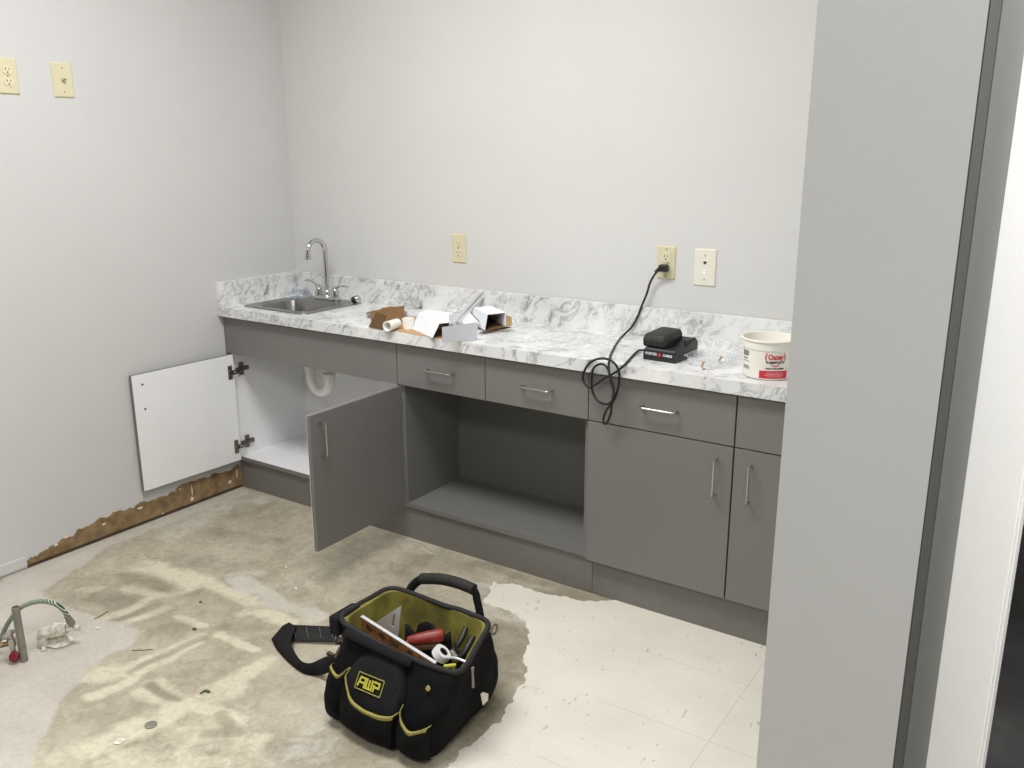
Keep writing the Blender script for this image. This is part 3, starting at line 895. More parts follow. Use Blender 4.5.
obj('front_flap', MB().slab(pf, 0.003), 'kraft_in', bc)
# white plastic cups (fitting sleeves)
def sleeve(name, label, a, b, r0, r1):
    a, b = Vector(a), Vector(b)
    ax = b - a; L = ax.length
    return tag(obj(name, MB().lathe([(r0 - .004, .0008), (r0, 0), (r0 + .0008, .002), (r0, .005), (r1, L), (r1 - .004, L), (r1 - .005, L - .005), (r0 - .005, .006), (r0 - .004, .0008)], a, ax, 28), 'pvc', loc=a, smooth=True), label, 'plastic sleeve')
a = onz(ZK + .0200, 387.0, 326.4); b = onz(ZK + .0195, 397.5, 323.2)
sleeve('plastic_sleeve', 'white plastic sleeve lying on its side in front of the brown carton', a, b, .0195, .0185)
c = onz(ZK, 408.5, 329)
sleeve('plastic_sleeve', 'white plastic sleeve standing upright between brown carton and white box', c, c + Vector((0, 0, .042)), .019, .0235)
# open white box A
wa = thing('white_box', 'opened white box lying at the counter edge with dark inside, left of the metal tubes', 'box', (1.2, -0.4, ZK))
A = onz(ZK, 411, 328.5); Bq = onz(ZK, 432.5, 338.0)
na = (Bq - A).cross(Vector((0.10, 0.42, 1))).normalized()
q0, q1, q2, q3 = A, Bq, plane_pt(A, na, 439.5, 323.6), plane_pt(A, na, 419, 313)
obj('side_panel', MB().slab([q0, q1, q2, q3], 0.0025, 0, 1), ['white_card', 'kraft_in'], wa)
back = Vector((0.03, 0.12, 0.0))
t0 = q3; t1 = q2
t2 = plane_pt(t1 + Vector((0.06, 0.03, 0.004)), (0, 0, 1), 449, 322.5)
t3 = plane_pt(t0 + Vector((0, 0, 0.004)), (0, 0, 1), 428, 309.5)
t4 = plane_pt(t0 + Vector((0, 0, 0.004)), (0, 0, 1), 449, 312.5)
obj('top_panel', MB().slab([t0, t1, t2, t4, t3], 0.0025, 0, 1, n=(0, 0, 1)), ['white_card', 'kraft_in'], wa)
# far side and end panels so that the carton is a real shell
u2 = Vector((t2.x, t2.y, ZK)); u4 = Vector((t4.x, t4.y, ZK)); u3 = Vector((t3.x, t3.y, ZK))
obj('back_panel', MB().slab([u2, u4, t4 - Vector((0, 0, .003)), t2 - Vector((0, 0, .003))], 0.0025, 0, 1), ['kraft_in', 'kraft_in'], wa)
obj('end_panel', MB().slab([u4, u3, t3 - Vector((0, 0, .003)), t4 - Vector((0, 0, .003))], 0.0025), 'white_card', wa)
# grey white front flap
G0 = onz(ZK, 442.6, 342.8); G1 = onz(ZK, 477, 339.3)
ng = (G1 - G0).cross(Vector((0, 0.06, 1))).normalized()
fpn = [G0, G1, plane_pt(G0, ng, 478.3, 322.3), plane_pt(G0, ng, 442.2, 327.2)]
fpo = MB().slab(fpn, 0.0028, 0, 1)
tag(obj('box_panel', fpo, ['white_card2', 'kraft'], loc=G0), 'pale grey carton panel standing on edge in front of the metal tubes', 'carton panel')
# small white box end behind the panel
sb = thing('small_white_box', 'small white box with open end tilted behind the pale grey panel', 'box', (1.33, -0.38, ZK))
S0 = onz(ZK + .02, 461, 323); S1 = onz(ZK + .012, 479, 323.2)
e = [plane_pt(S0, (0.55, -0.8, 0.2), u, v) for u, v in ((462, 321.5), (469.5, 312), (479.3, 322.6), (478, 326), (466, 326))]
obj('end_panel', MB().slab(e, 0.03), 'white_card', sb)
obj('opening', MB().slab([plane_pt(S0 + Vector((0.003, -0.0045, 0)), (0.55, -0.8, 0.2), u, v) for u, v in ((463.5, 321.2), (467.5, 319.5), (469.5, 322.8), (464, 323.2))], 0.001), 'slot', sb)
obj('opening_flap', MB().slab([plane_pt(S0 + Vector((0.004, -0.006, 0)), (0.55, -0.8, 0.2), u, v) for u, v in ((469.2, 312.6), (471, 312.5), (479.6, 321.5), (479, 323.5))], 0.002), 'kraft_in', sb)
# two long tubes in a plastic sleeve leaning against the backsplash
T0 = onz(ZK + .02, 452.5, 325); 
for k, (ua, va, ub, vb, lab) in enumerate(((451.5, 325.5, 480.0, 293.0, 'slim metal tube leaning on the backsplash, left of the pair'), (458.0, 324.0, 481.5, 297.5, 'slim metal tube leaning on the backsplash, right of the pair'))):
    p0 = onz(ZK + .012, ua, va); p1 = at('y', -0.030, ub, vb)
    tb = thing('metal_tube', lab, 'tube', p0)
    dv = (p1 - p0).normalized()
    obj('tube_body', MB().tube([p0, p1], 0.0085, 14), 'alu', tb, smooth=True)
    obj('end_cap', MB().tube([p1 - dv * 0.002, p1 + dv * 0.006], 0.0089, 14), 'white_card', tb, smooth=True)
# open white box B
wbx = thing('open_white_box', 'white box lying on its side with brown open end, right of the metal tubes', 'box', (1.38, -0.22, ZK))
Ba = onz(ZK + .003, 485, 330.5)
P = lambda u, v, n, b: plane_pt(b, n, u, v)
nB = Vector((0.45, -0.89, 0)).normalized()
o_tl = P(487.6, 314.7, nB, Ba); o_tr = P(505.7, 312.7, nB, Ba); o_br = P(506, 326.5, nB, Ba); o_bl = Ba
sh = P(472.2, 306.6, (0, 0, 1), o_tl) - o_tl
sh = Vector((sh.x, sh.y, 0))
if sh.length > 0.17: sh = sh.normalized() * 0.17
def shift(p): return p + sh
bt = [o_tl, o_tr, shift(o_tr), shift(o_tl)]
obj('top_panel', MB().slab(bt, 0.002, 0, 1, n=(0, 0, 1)), ['white_card', 'kraft_in'], wbx)
obj('left_panel', MB().slab([o_bl, o_tl, shift(o_tl), shift(o_bl)], 0.002, 0, 1, n=(o_tl - o_bl).cross(sh).normalized()), ['white_card', 'kraft_in'], wbx)
obj('right_panel', MB().slab([o_br, shift(o_br), shift(o_tr), o_tr], 0.002, 1, 0), ['white_card', 'kraft_in'], wbx)
obj('bottom_panel', MB().slab([o_bl, o_br, shift(o_br), shift(o_bl)], 0.002), 'kraft_in', wbx)
obj('end_panel', MB().slab([shift(o_bl), shift(o_br), shift(o_tr), shift(o_tl)], 0.002), 'kraft_in', wbx)
fl0 = [o_bl, P(478.3, 333.2, (0, 0, 1), Ba), P(495, 330.6, (0, 0, 1), Ba), P(511, 327, (0, 0, 1), Ba + Vector((0, 0, .004))), o_br]
obj('bottom_flap', MB().slab(fl0, 0.002, n=(0, 0, 1)), 'kraft_in', wbx)
fr = [o_br, P(511.8, 326, (0.8, -0.5, 0), o_br), P(511.8, 317, (0.8, -0.5, 0), o_br), P(506, 315, (0.8, -0.5, 0), o_br)]
obj('side_flap', MB().slab(fr, 0.002), 'kraft', wbx)
# clear film pieces
def film_fan(name, label, pix, y0, seed, m='film', bend=0.03):
    pts = [at('y', y0, u, v) for u, v in pix]
    base = pts[0]
    rows = []
    n = 10
    for i in range(n + 1):
        s = i / n
        l_ = pts[0].lerp(pts[3], s); r_ = pts[1].lerp(pts[2], s)
        row = []
        for j in range(n + 1):
            q = l_.lerp(r_, j / n)
            q = q + Vector((0, noise.noise(Vector((s * 3 + seed, j / n * 3, seed))) * bend, 0))
            row.append(Vector((q.x, q.y, max(q.z, ZT + .001))))
        rows.append(row)
    return tag(obj(name, MB().grid(rows), m, loc=base, smooth=True), label, 'plastic film')
film_fan('plastic_wrap', 'clear plastic wrap standing loosely by the brown open end of the white box', ((512, 325.5), (521.5, 320.5), (521, 311), (512, 310.5)), -0.12, 2.0)
film_fan('plastic_wrap', 'clear plastic wrap crumpled between white box and metal tubes', ((449, 317), (470, 318), (470, 302), (446, 303)), -0.14, 5.0, bend=0.06)
# thin white plastic sheet spread on the counter
sc_ = onz(ZT, 604, 338)
tag(obj('plastic_sheet', crumple(1.70, -0.215, .34, .32, .016, ZT + .001, 7.7, 26, 20, 0.25, 0.5), 'sheet', loc=(1.70, -0.22, ZT), smooth=True), 'thin white plastic sheet spread on the counter left of the cord', 'plastic sheet')
tag(obj('plastic_sheet', crumple(2.20, -0.115, .19, .13, .04, ZT + .001, 11.2, 24, 18, -0.1, 0.2), 'sheet', loc=(2.20, -0.09, ZT), smooth=True), 'crumpled white plastic sheet at the backsplash behind the charger', 'plastic sheet')

# ------------------------------------------------------------------ battery charger with cord
cg = thing('battery_charger', 'black battery charger on the counter with its cord hanging over the edge', 'battery charger', (2.085, -0.28, ZT))
cxf = Matrix.Translation((2.092, -0.285, ZT)) @ Matrix.Rotation(R(-3), 4, 'Z')
W2, L2 = 0.058, 0.082
def prof(yy):   # side profile heights
    return yy
sec = [(-L2, 0.0), (-L2 - .001, 0.004), (-L2, 0.034), (-L2 + .006, 0.040), (-0.01, 0.043), (0.045, 0.058), (L2 - .012, 0.060), (L2, 0.050), (L2, 0.0)]
cm_ = MB()
lps = []
for xx, ins in ((-W2, .005), (-W2 + .004, 0), (W2 - .004, 0), (W2, .005)):
    lps.append([cxf @ Vector((xx, y * (1 - ins * 8 * .1), max(0, z - ins if z > .01 else z))) for y, z in sec])
cm_.loft(lps, True, True)
obj('charger_body', cm_, 'black', cg)
for xa_ in (-0.052, 0.046):
    obj('guide_rail', MB().box(xa_, xa_ + .006, 0.0, 0.07, 0.043, 0.062, .002, 0, cxf), 'black', cg)
def on_charger(x, y, d): return cxf @ Vector((x, -L2 - 0.0012 - d, 0.022 + y))
obj('lettering', text_mb('PORTER', 0.0115, lambda x, y, d: on_charger(x - .029, y, d), .0002, .0003), 'white_print', cg)
obj('lettering', text_mb('CABLE', 0.0115, lambda x, y, d: on_charger(x + .030, y, d), .0002, .0003), 'white_print', cg)
lg = MB(); lg.add([on_charger(-.0035, -.005, .0003), on_charger(.006, -.005, .0003), on_charger(.006, .0055, .0003), on_charger(-.0035, .0055, .0003)], [(0, 1, 2, 3)])
obj('logo_square', lg, 'red_print', cg)
# cord
def zz(L, sx, sy, s): return [(sx + a / s, sy + b / s) for a, b in L]
ca1 = zz([(640, 85), (600, 88), (575, 97), (520, 150), (470, 208)], 570, 340, 8.533)
ca2 = zz([(435, 240), (400, 268), (300, 325), (210, 385), (160, 405), (120, 360), (110, 310), (140, 230), (200, 175), (290, 158), (370, 190), (415, 260), (420, 330), (405, 430), (365, 530), (310, 600), (285, 670), (292, 712), (320, 700), (350, 620), (357, 540), (372, 440), (345, 330), (320, 240), (270, 205), (210, 230), (185, 300), (190, 430), (230, 510), (300, 548), (350, 530), (375, 470), (366, 390), (340, 300), (330, 220), (338, 165)], 570, 340, 8.533)
ca3 = zz([(390, 768), (440, 700), (500, 642)], 570, 255, 8.533)
ca4 = zz([(525, 615), (570, 540), (610, 440), (655, 330), (682, 240), (722, 168), (765, 122)], 570, 255, 8.533)
path = []
for u, v in ca1: path.append(at('z', ZT + .0042 + (.018 if u > 641 else 0.004 if u > 636 else 0), u, v))
ys = [.008, .012, .016, .022, .02, .012, .010, .016, .02, .022, .018, .012, .010, .014, .020, .024, .022, .020, .014, .010, .018, .028, .030, .026, .018, .012, .010, .012, .016, .024, .030, .034, .032, .030, .022, .010]
for (u, v), dy in zip(ca2, ys): path.append(at('y', -D - dy, u, v))
e0 = at('z', ZT + .004, 570 + 345 / 8.533, 340 + 130 / 8.533); path.append(e0)
for u, v in ca3: path.append(at('z', ZT + .0045, u, v))
path[-1] = at('y', -0.045, *ca3[-1]) if path[-1].y > -0.045 else path[-1]
yy = [-.030, -.027, -.025, -.024, -.026, -.032, -.042]
for (u, v), y in zip(ca4, yy): path.append(at('y', y, u, v))
cd_ = obj('cord', MB().tube(crom(path, 6), 0.0039, 8), 'cord', cg, smooth=True)
pl = at('y', -0.024, 664, 268)
pg = MB().box(pl.x - .016, pl.x + .016, -0.040, -0.0125, pl.z - .013, pl.z + .013, .005)
pg.lathe([(0.009, 0), (0.0065, .012), (0.0045, .02)], (pl.x - .012, -0.034, pl.z - .004), (-0.8, -0.15, -0.55), 12)
obj('plug', pg, 'black', cd_, smooth=True)
bt = thing('battery_pack', 'dusty black battery pack sitting on the charger', 'battery', (2.07, -0.29, ZT + .045))
bxf = Matrix.Translation((2.064, -0.284, ZT + .0435)) @ Matrix.Rotation(R(-3), 4, 'Z') @ Matrix.Rotation(R(3), 4, 'X')
bo = MB()
ll = [rrect(-.040, .040, -.066, .060, .010, 0.0), rrect(-.043, .043, -.072, .062, .014, .006), rrect(-.043, .043, -.072, .062, .014, .026), rrect(-.038, .038, -.062, .058, .012, .040), rrect(-.030, .030, -.05, .05, .010, .043)]
bo.loft([[bxf @ p for p in l_] for l_ in ll], True, True)
obj('battery_case', bo, 'battblack', bt, smooth=True)
for k in range(7):
    rb = MB()
    rb.box(-.034 + k * .0105, -.029 + k * .0105, -.0745, -.07, .008, .024, .001, 0, bxf)
    obj('rib', rb, 'battblack', bt)
for k in range(6):
    rb = MB()
    rb.box(.0425, .0450, -.05 + k * .018, -.042 + k * .018, .007, .023, .001, 0, bxf)
    obj('rib', rb, 'battblack', bt)
obj('release_button', MB().box(-.045, -.0425, -.03, .0, .008, .022, .001, 0, bxf), 'black', bt)

# clear blister tray with brown anchors
tyc = (2.235, -0.285)
tt = thing('blister_tray', 'clear plastic tray between the charger and the white pail', 'plastic tray', (*tyc, ZT))
ll = [rrect(tyc[0] - .055, tyc[0] + .06, tyc[1] - .075, tyc[1] + .075, .02, ZT + .0006), rrect(tyc[0] - .06, tyc[0] + .065, tyc[1] - .08, tyc[1] + .08, .022, ZT + .028), rrect(tyc[0] - .068, tyc[0] + .073, tyc[1] - .088, tyc[1] + .088, .025, ZT + .029)]
obj('tray_body', MB().loft(ll, True, False), 'film', tt, smooth=True)
for (u, v, a, lab) in ((701.5, 367.5, 1.4, 'brown plastic anchor at the front of the clear tray'), (718.5, 361.5, 0.9, 'pale brown plastic anchor at the back of the clear tray')):
    p = onz(ZT + .006, u, v)
    dv = Vector((math.cos(a) * .4, math.sin(a) * .25, .55)).normalized()
    an = MB().lathe([(0, 0), (.0035, .001), (.0032, .015), (.005, .0165), (.005, .019), (0, .020)], p, dv, 10)
    an.lathe([(0, 0), (.0055, 0.001), (.005, .008), (0, .010)], p + Vector((.004, -.004, -.004)), (1, .3, .1), 8)
    tag(obj('wall_anchor', an, 'tan_anchor', loc=p, smooth=True), lab, 'anchor')

# ------------------------------------------------------------------ pail of putty
BC = Vector((2.440, -0.352, ZT + .0002))
pb = thing('putty_pail', 'white plastic pail with red and black print at the right end of the counter', 'pail', BC)
rb0, rb1, HB = 0.0735, 0.0790, 0.120
prf = [(0.0, 0.001), (rb0 - .004, 0.001), (rb0 - .001, .003), (rb0, .006), (rb1 - .002, HB - .030), (rb1, HB - .029), (rb1 + .0005, HB - .024), (rb1 + .0005, HB - .006), (rb1 + .004, HB - .005), (rb1 + .0045, HB - .001), (rb1 + .002, HB + .001), (rb1 - .001, HB), (rb1 - .003, HB - .008), (rb0 - .003, .03)]
obj('pail_body', MB().lathe(prf, BC, seg=56), 'bucket', pb, smooth=True)
obj('putty', MB().lathe([(0.0, .058), (0.03, .060), (0.05, .055), (rb0 + .0005, .066)], BC, seg=40), 'putty', pb, smooth=True)
obj('putty_lump', MB().lathe([(0, 0), (.009, .002), (.006, .008), (0, .010)], BC + Vector((.028, .02, .058)), seg=9), 'kraft_in', pb, smooth=True)
vdir = math.atan2(CAM.y - BC.y, CAM.x - BC.x)
def on_pail(th0, zc_, lift_=.0006):
    def f(x, y, d):
        z = zc_ + y
        r = rb0 + (rb1 - .002 - rb0) * (z - .006) / (HB - .036) + lift_ + d
        a = vdir + th0 + x / rb1
        return BC + Vector((math.cos(a) * r, math.sin(a) * r, z))
    return f
ta = R(17)
fpl = on_pail(ta, .0)
def patch(th0, zc_, w, h, nx=16, lift_=.0004):
    f = on_pail(th0, zc_, lift_)
    return MB().grid([[f(-w / 2 + w * i / nx, y, 0) for i in range(nx + 1)] for y in (-h / 2, h / 2)])
obj('label_band', patch(ta - R(1.5), .0185, .092, .024), 'red_print', pb)
obj('lettering', text_mb('Oatey', .0225, on_pail(ta, .0725, .0007), .0002, .0007, .84), 'red_print', pb)
for s in (-1, 1):
    ar = MB(); f = on_pail(ta, .071, .0005)
    pts = []
    rows = [[], []]
    for k in range(11):
        a = R(-62 + 12.4 * k)
        wd = .0035 * math.cos(a * 1.1) + .0006
        xx = s * (.020 + .008 * math.cos(a)); y = .017 * math.sin(a)
        rows[0].append(f(xx, y, 0)); rows[1].append(f(xx + s * wd, y, 0))
    obj('bracket_mark', ar.grid(rows), 'red_print', pb)
ua = MB(); f = on_pail(ta, .0, .0005); rows = [[], []]
for k in range(13):
    x = -.014 + .028 * k / 12
    y = .047 + 60 * x * x * .6
    rows[0].append(f(x, y, 0)); rows[1].append(f(x, y - .0035, 0))
obj('swoosh_mark', ua.grid(rows), 'red_print', pb)
obj('lettering', text_mb("PLUMBER'S PUTTY", .0085, on_pail(ta, .0565, .0008), .0002, .0004, .82), 'black_print', pb)
obj('lettering', text_mb('MASILLA PARA PLOMERO', .0058, on_pail(ta, .0375, .0007), .0002, .0003, .88), 'black_print', pb)
ln = MB(); rnd = random.Random(3)
for z, w, x0 in ((.0245, .05, .0), (.0205, .058, .0), (.0165, .062, -.002), (.0125, .05, .002)):
    f = on_pail(ta, z, .0009)
    ln.grid([[f(x0 - w / 2 + w * i / 8, y, 0) for i in range(9)] for y in (-.0007, .0007)])
obj('small_print', ln, 'pink_print', pb)
ln = MB()
for z, w, x0, h in ((.083, .030, 0, .0012), (.0795, .032, .0, .0012), (.076, .031, 0, .0012), (.0725, .032, 0, .0012), (.069, .028, -.001, .0012), (.060, .026, -.003, .0018), (.052, .034, .001, .001), (.0365, .03, .0, .0014), (.033, .034, .002, .001), (.029, .032, .001, .001)):
    f = on_pail(R(-58), z, .0006)
    ln.grid([[f(x0 - w / 2 + w * i / 8, y, 0) for i in range(9)] for y in (-h, h)])
obj('small_print', ln, 'grey_print', pb)

# ------------------------------------------------------------------ wall plates (built facing -y at the origin, then placed)
PW, PH = 0.0355, 0.060
def plate(parent, m, w=PW, h=PH):
    lo_ = []
    def rr_(k, y): return [Vector((p.x, y, p.y)) + parent.location for p in rrect(-w + k, w - k, -h + k, h - k, .003, 0, 3)]
    return obj('cover_plate', MB().loft([rr_(0, 0.0), rr_(0, -.0022), rr_(.004, -.0055)], True, True), m, parent)
def screw_at(parent, z, m='screw'):
    o = parent.location
    s = MB().lathe([(0, .0015), (.003, .001), (.0034, 0)], o + Vector((0, -.0055, z)), (0, -1, 0), 10)
    return obj('screw', s, m, parent)
def recept(parent, z, m, square=False):
    o = parent.location
    y = -.0055
    if square:
        b_ = MB().box(o.x - .0165, o.x + .0165, -.0075 + o.y, y + o.y, o.z + z - .0165, o.z + z + .0165, .001)
    else:
        pts = []
        for k in range(32):
            a = 2 * math.pi * k / 32
            pts.append(Vector((o.x + .0172 * math.cos(a), 0, o.z + z + max(-.0135, min(.0135, .0172 * math.sin(a))))))
        b_ = MB().loft([[p + Vector((0, o.y + y, 0)) for p in pts], [p + Vector((0, o.y - .0078, 0)) for p in pts]], False, True)
    r_ = obj('receptacle', b_, m, parent)
    s = MB()
    for dx, hh in ((-.0062, .0042), (.0062, .0034)):
        s.box(o.x + dx - .0011, o.x + dx + .0011, o.y - .0083, o.y - .0074, o.z + z + .0035 - hh, o.z + z + .0035 + hh)
    s.lathe([(0, .0006), (.0026, .0006), (.0026, 0)], o + Vector((0, -.0077, z - .0075)), (0, -1, 0), 10)
    obj('slot', s, 'slot', r_)
    return r_
def to_wall(t, loc, rot):
    t.location = loc; t.rotation_euler = (0, 0, rot)
YW = -0.0004
# duplex on the back wall
r1 = thing('wall_outlet', 'ivory duplex wall outlet on the back wall, nearest the faucet', 'outlet', (0, 0, 0), 'ivory wall outlets')
plate(r1, 'ivory'); recept(r1, .0195, 'ivory2'); recept(r1, -.0195, 'ivory2'); screw_at(r1, 0)
def dup(root, label):
    r = root.copy(); COL.objects.link(r); r['label'] = label
    for c in list(root.children):
        k = c.copy(); COL.objects.link(k); k.parent = r
        for g in list(c.children):
            h = g.copy(); COL.objects.link(h); h.parent = k
    return r
r2 = dup(r1, 'ivory duplex wall outlet on the left wall, cut by the photo edge')
to_wall(r1, (0.997, YW, 1.1425), 0)
to_wall(r2, (-YW, -1.258, 1.791), R(90))
cx_ = thing('coax_outlet', 'ivory wall plate with a single coax connector on the left wall', 'wall plate', (0, 0, 0))
plate(cx_, 'ivory', .0385, .0605); screw_at(cx_, .042); screw_at(cx_, -.042)
obj('coax_connector', MB().lathe([(.0075, 0), (.0075, .004), (.0048, .0042), (.0048, .013), (.003, .0132), (.0, .010)], (0, -.0055, 0), (0, -1, 0), 12), 'nickel', cx_)
to_wall(cx_, (-YW, -1.060, 1.789), R(90))
gf = thing('gfci_outlet', 'ivory square-faced wall outlet with the black plug in it', 'outlet', (0, 0, 0))
plate(gf, 'ivory', .0355, .0600)
obj('device_face', MB().box(-.0168, .0168, -.0068, -.005, -.0335, .0335, .001), 'ivory2', gf)
recept(gf, .020, 'ivory2', True); recept(gf, -.020, 'ivory2', True)
obj('test_button', MB().box(-.013, .002, -.0085, -.0065, -.0022, .0022, .0005), 'ivory', gf)
obj('reset_button', MB().box(.004, .014, -.0085, -.0065, -.0022, .0022, .0005), 'screw', gf)
screw_at(gf, .0485); screw_at(gf, -.0485)
to_wall(gf, (1.936, YW, 1.1455), 0)
ph = thing('phone_outlet', 'pale almond wall plate with one jack opening, right of the plugged outlet', 'wall plate', (0, 0, 0))
plate(ph, 'almond', .0405, .0655); screw_at(ph, .042); screw_at(ph, -.042)
jk = MB().box(-.0058, .0058, -.0062, -.005, .015, .0215).box(-.0030, .0030, -.0062, -.005, .0118, .0151)
obj('jack_opening', jk, 'slot', ph)
obj('blank_insert', MB().box(-.0085, .0085, -.0068, -.005, -.025, -.007, .0006), 'trimwhite', ph)
to_wall(ph, (2.0845, YW, 1.1375), 0)

# ------------------------------------------------------------------ tool bag
BG = Vector((1.81, -1.31, 0.0025))
bag = thing('tool_bag', 'open black tool bag with yellow-green lining and trim on the bare floor', 'tool bag', BG)
LV = [  # z, FL, BL, BR, FR, corner radius
    (0.004, (1.665, -1.448), (1.645, -1.165), (1.955, -1.155), (1.985, -1.452), .045),
    (0.030, (1.625, -1.468), (1.625, -1.150), (1.980, -1.140), (2.000, -1.474), .050),
    (0.080, (1.605, -1.470), (1.610, -1.140), (1.992, -1.130), (2.010, -1.470), .050),
    (0.140, (1.622, -1.452), (1.618, -1.140), (1.992, -1.132), (2.018, -1.446), .048),
    (0.200, (1.626, -1.418), (1.622, -1.152), (1.980, -1.145), (2.022, -1.408), .046),
    (0.245, (1.602, -1.388), (1.606, -1.166), (1.970, -1.156), (2.024, -1.372), .044)]
RIMZ = (.264, .268, .262, .228)
def sag_z(p, k):
    t = max(0, min(1, (p.x - 1.60) / .42))
    f = max(0, min(1, (-1.31 - p.y) / .05))
    return Vector((p.x, p.y, p.z - .020 * math.sin(math.pi * t) * f * max(0, (k - .6) / .4)))     # FL BL BR FR height of the rim
def quad_loop(FL, BL, BR, FR, r, zs, nside=14, nc=5, inset=0.0):
    P = [Vector((*FL, zs[0])), Vector((*FR, zs[3])), Vector((*BR, zs[2])), Vector((*BL, zs[1]))]  # counterclockwise from front-left
    c = sum(P, Vector()) / 4
    if inset:
        P = [p + (Vector((c.x, c.y, p.z)) - p).normalized() * inset * 1.35 for p in P]
    out = []
    for i in range(4):
        p, q, o_ = P[i], P[(i + 1) % 4], P[i - 1]
        d0 = (o_ - p).normalized(); d1 = (q - p).normalized()
        s0, s1 = p + d0 * r, p + d1 * r
        for k in range(nc):
            t = k / nc
            out.append((s0 * (1 - t) ** 2 + p * 2 * t * (1 - t) + s1 * t * t))
        e = q + (p - q).normalized() * r
        for k in range(nside):
            out.append(s1.lerp(e, k / nside))
    return out
def level_at(z):
    for a, b in zip(LV[:-1], LV[1:]):
        if z <= b[0]:
            t = max(0, (z - a[0]) / (b[0] - a[0]))
            return [tuple(x + (y - x) * t for x, y in zip(a[k], b[k])) for k in (1, 2, 3, 4)] + [a[5] + (b[5] - a[5]) * t]
    b = LV[-1]
    return [b[1], b[2], b[3], b[4], b[5]]
loops = []
NL = 16
for i in range(NL + 1):
    z = 0.004 + (0.245 - 0.004) * i / NL
    FL_, BL_, BR_, FR_, r_ = level_at(z)
    k = i / NL
    zs = [z + max(0, (k - .6) / .4) * (rz - .245) for rz in RIMZ]
    lp_ = quad_loop(FL_, BL_, BR_, FR_, r_, zs)
    c_ = sum(lp_, Vector()) / len(lp_)
    o2 = []
    for p in lp_:
        d_ = (p - c_); d_.z = 0; d_.normalize()
        a_ = noise.noise(p * 9) * .012 + noise.noise(Vector((p.x * 24, p.y * 24, p.z * 14))) * .008 + noise.noise(Vector((p.x * 15 + p.z * 40, p.y * 15, p.z * 30))) * .004
        o2.append(sag_z(p + d_ * a_ * (1 - k * .6) * min(1, k * 6 + .15), k))
    loops.append(o2)
zb = BG.z
loops = [[p + Vector((0, 0, zb)) for p in l_] for l_ in loops]
rimloop = loops[-1]
obj('bag_body', MB().loft(loops, True, False), 'cloth', bag, smooth=True, fix=False)
# lining
FL_, BL_, BR_, FR_, r_ = level_at(.245)
inn = []
for ins, dz in ((.002, 0.0), (.012, -.003), (.022, -.05), (.030, -.11), (.036, -.165)):
    l_ = quad_loop(FL_, BL_, BR_, FR_, r_ * .9, [q + dz + zb for q in RIMZ], inset=ins)
    l_ = [sag_z(p, 1.0 if dz > -.004 else .6) for p in l_]
    if dz < -.004:
        l_ = [p + nvec(p * 16) * .012 for p in l_]
    inn.append(l_)
obj('lining', MB().loft(inn, False, True), 'lining', bag, smooth=True)
# soft dark clutter pad at the bottom of the compartment: inner black divider pockets
dv = MB()
for (x0, x1_, y_, z0_, z1_) in ((1.72, 1.80, -1.235, .10, .215), (1.81, 1.88, -1.225, .10, .235), (1.90, 1.97, -1.235, .10, .205)):
    rows = []
    for j in range(6):
        z = z0_ + (z1_ - z0_) * j / 5 + zb
        rows.append([Vector((x0 + (x1_ - x0) * i / 8, y_ - .020 * math.sin(math.pi * i / 8) + noise.noise(Vector((i, j, x0 * 9))) * .004, z + .010 * math.sin(math.pi * i / 8 * 2 + x0 * 7) * (j / 5))) for i in range(9)])
    dv.grid(rows)
obj('inner_pocket', dv, 'cloth2', bag, smooth=True, solid=.004)
# rim binding
obj('rim_binding', MB().tube(rimloop, .0080, 10, closed=True), 'rubber', bag, smooth=True)
# folded front carry handle sleeve lying on the front rim
fr_pts = [p for p in rimloop if p.y < -1.33]
obj('front_handle', MB().tube(crom([Vector((1.655, -1.404, .248)), Vector((1.72, -1.408, .246)), Vector((1.80, -1.407, .240)), Vector((1.865, -1.403, .234)), Vector((1.880, -1.399, .228))], 6), .0130, 12), 'cloth2', bag, smooth=True)
# back carry handle standing up
hb = [Vector((1.635, -1.162, .20)), Vector((1.640, -1.155, .255)), Vector((1.655, -1.148, .288)), Vector((1.690, -1.142, .322)), Vector((1.75, -1.140, .342)), Vector((1.83, -1.142, .344)), Vector((1.885, -1.146, .322)), Vector((1.910, -1.150, .280)), Vector((1.922, -1.152, .238)), Vector((1.925, -1.150, .19))]
HBP = at('y', -1.15, 408.5, 591)
hb = [at('y', -1.142, u, v) for u, v in ((404, 608), (409, 592), (415.5, 583), (425, 578.5), (440, 579), (458, 583), (473.5, 590), (477.5, 602), (480.5, 617), (481.5, 630))]
bhl = obj('back_handle', MB().tube(crom(hb, 6), .0085, 10, flat=(.8, 1.6)), 'cloth2', bag, smooth=True)
obj('grip_sleeve', MB().tube(crom([hb[3] + Vector((-.012, 0, -.004)), hb[4], hb[5], hb[6] + Vector((.002, 0, .002))], 8), .0165, 14), 'rubber', bhl, smooth=True)
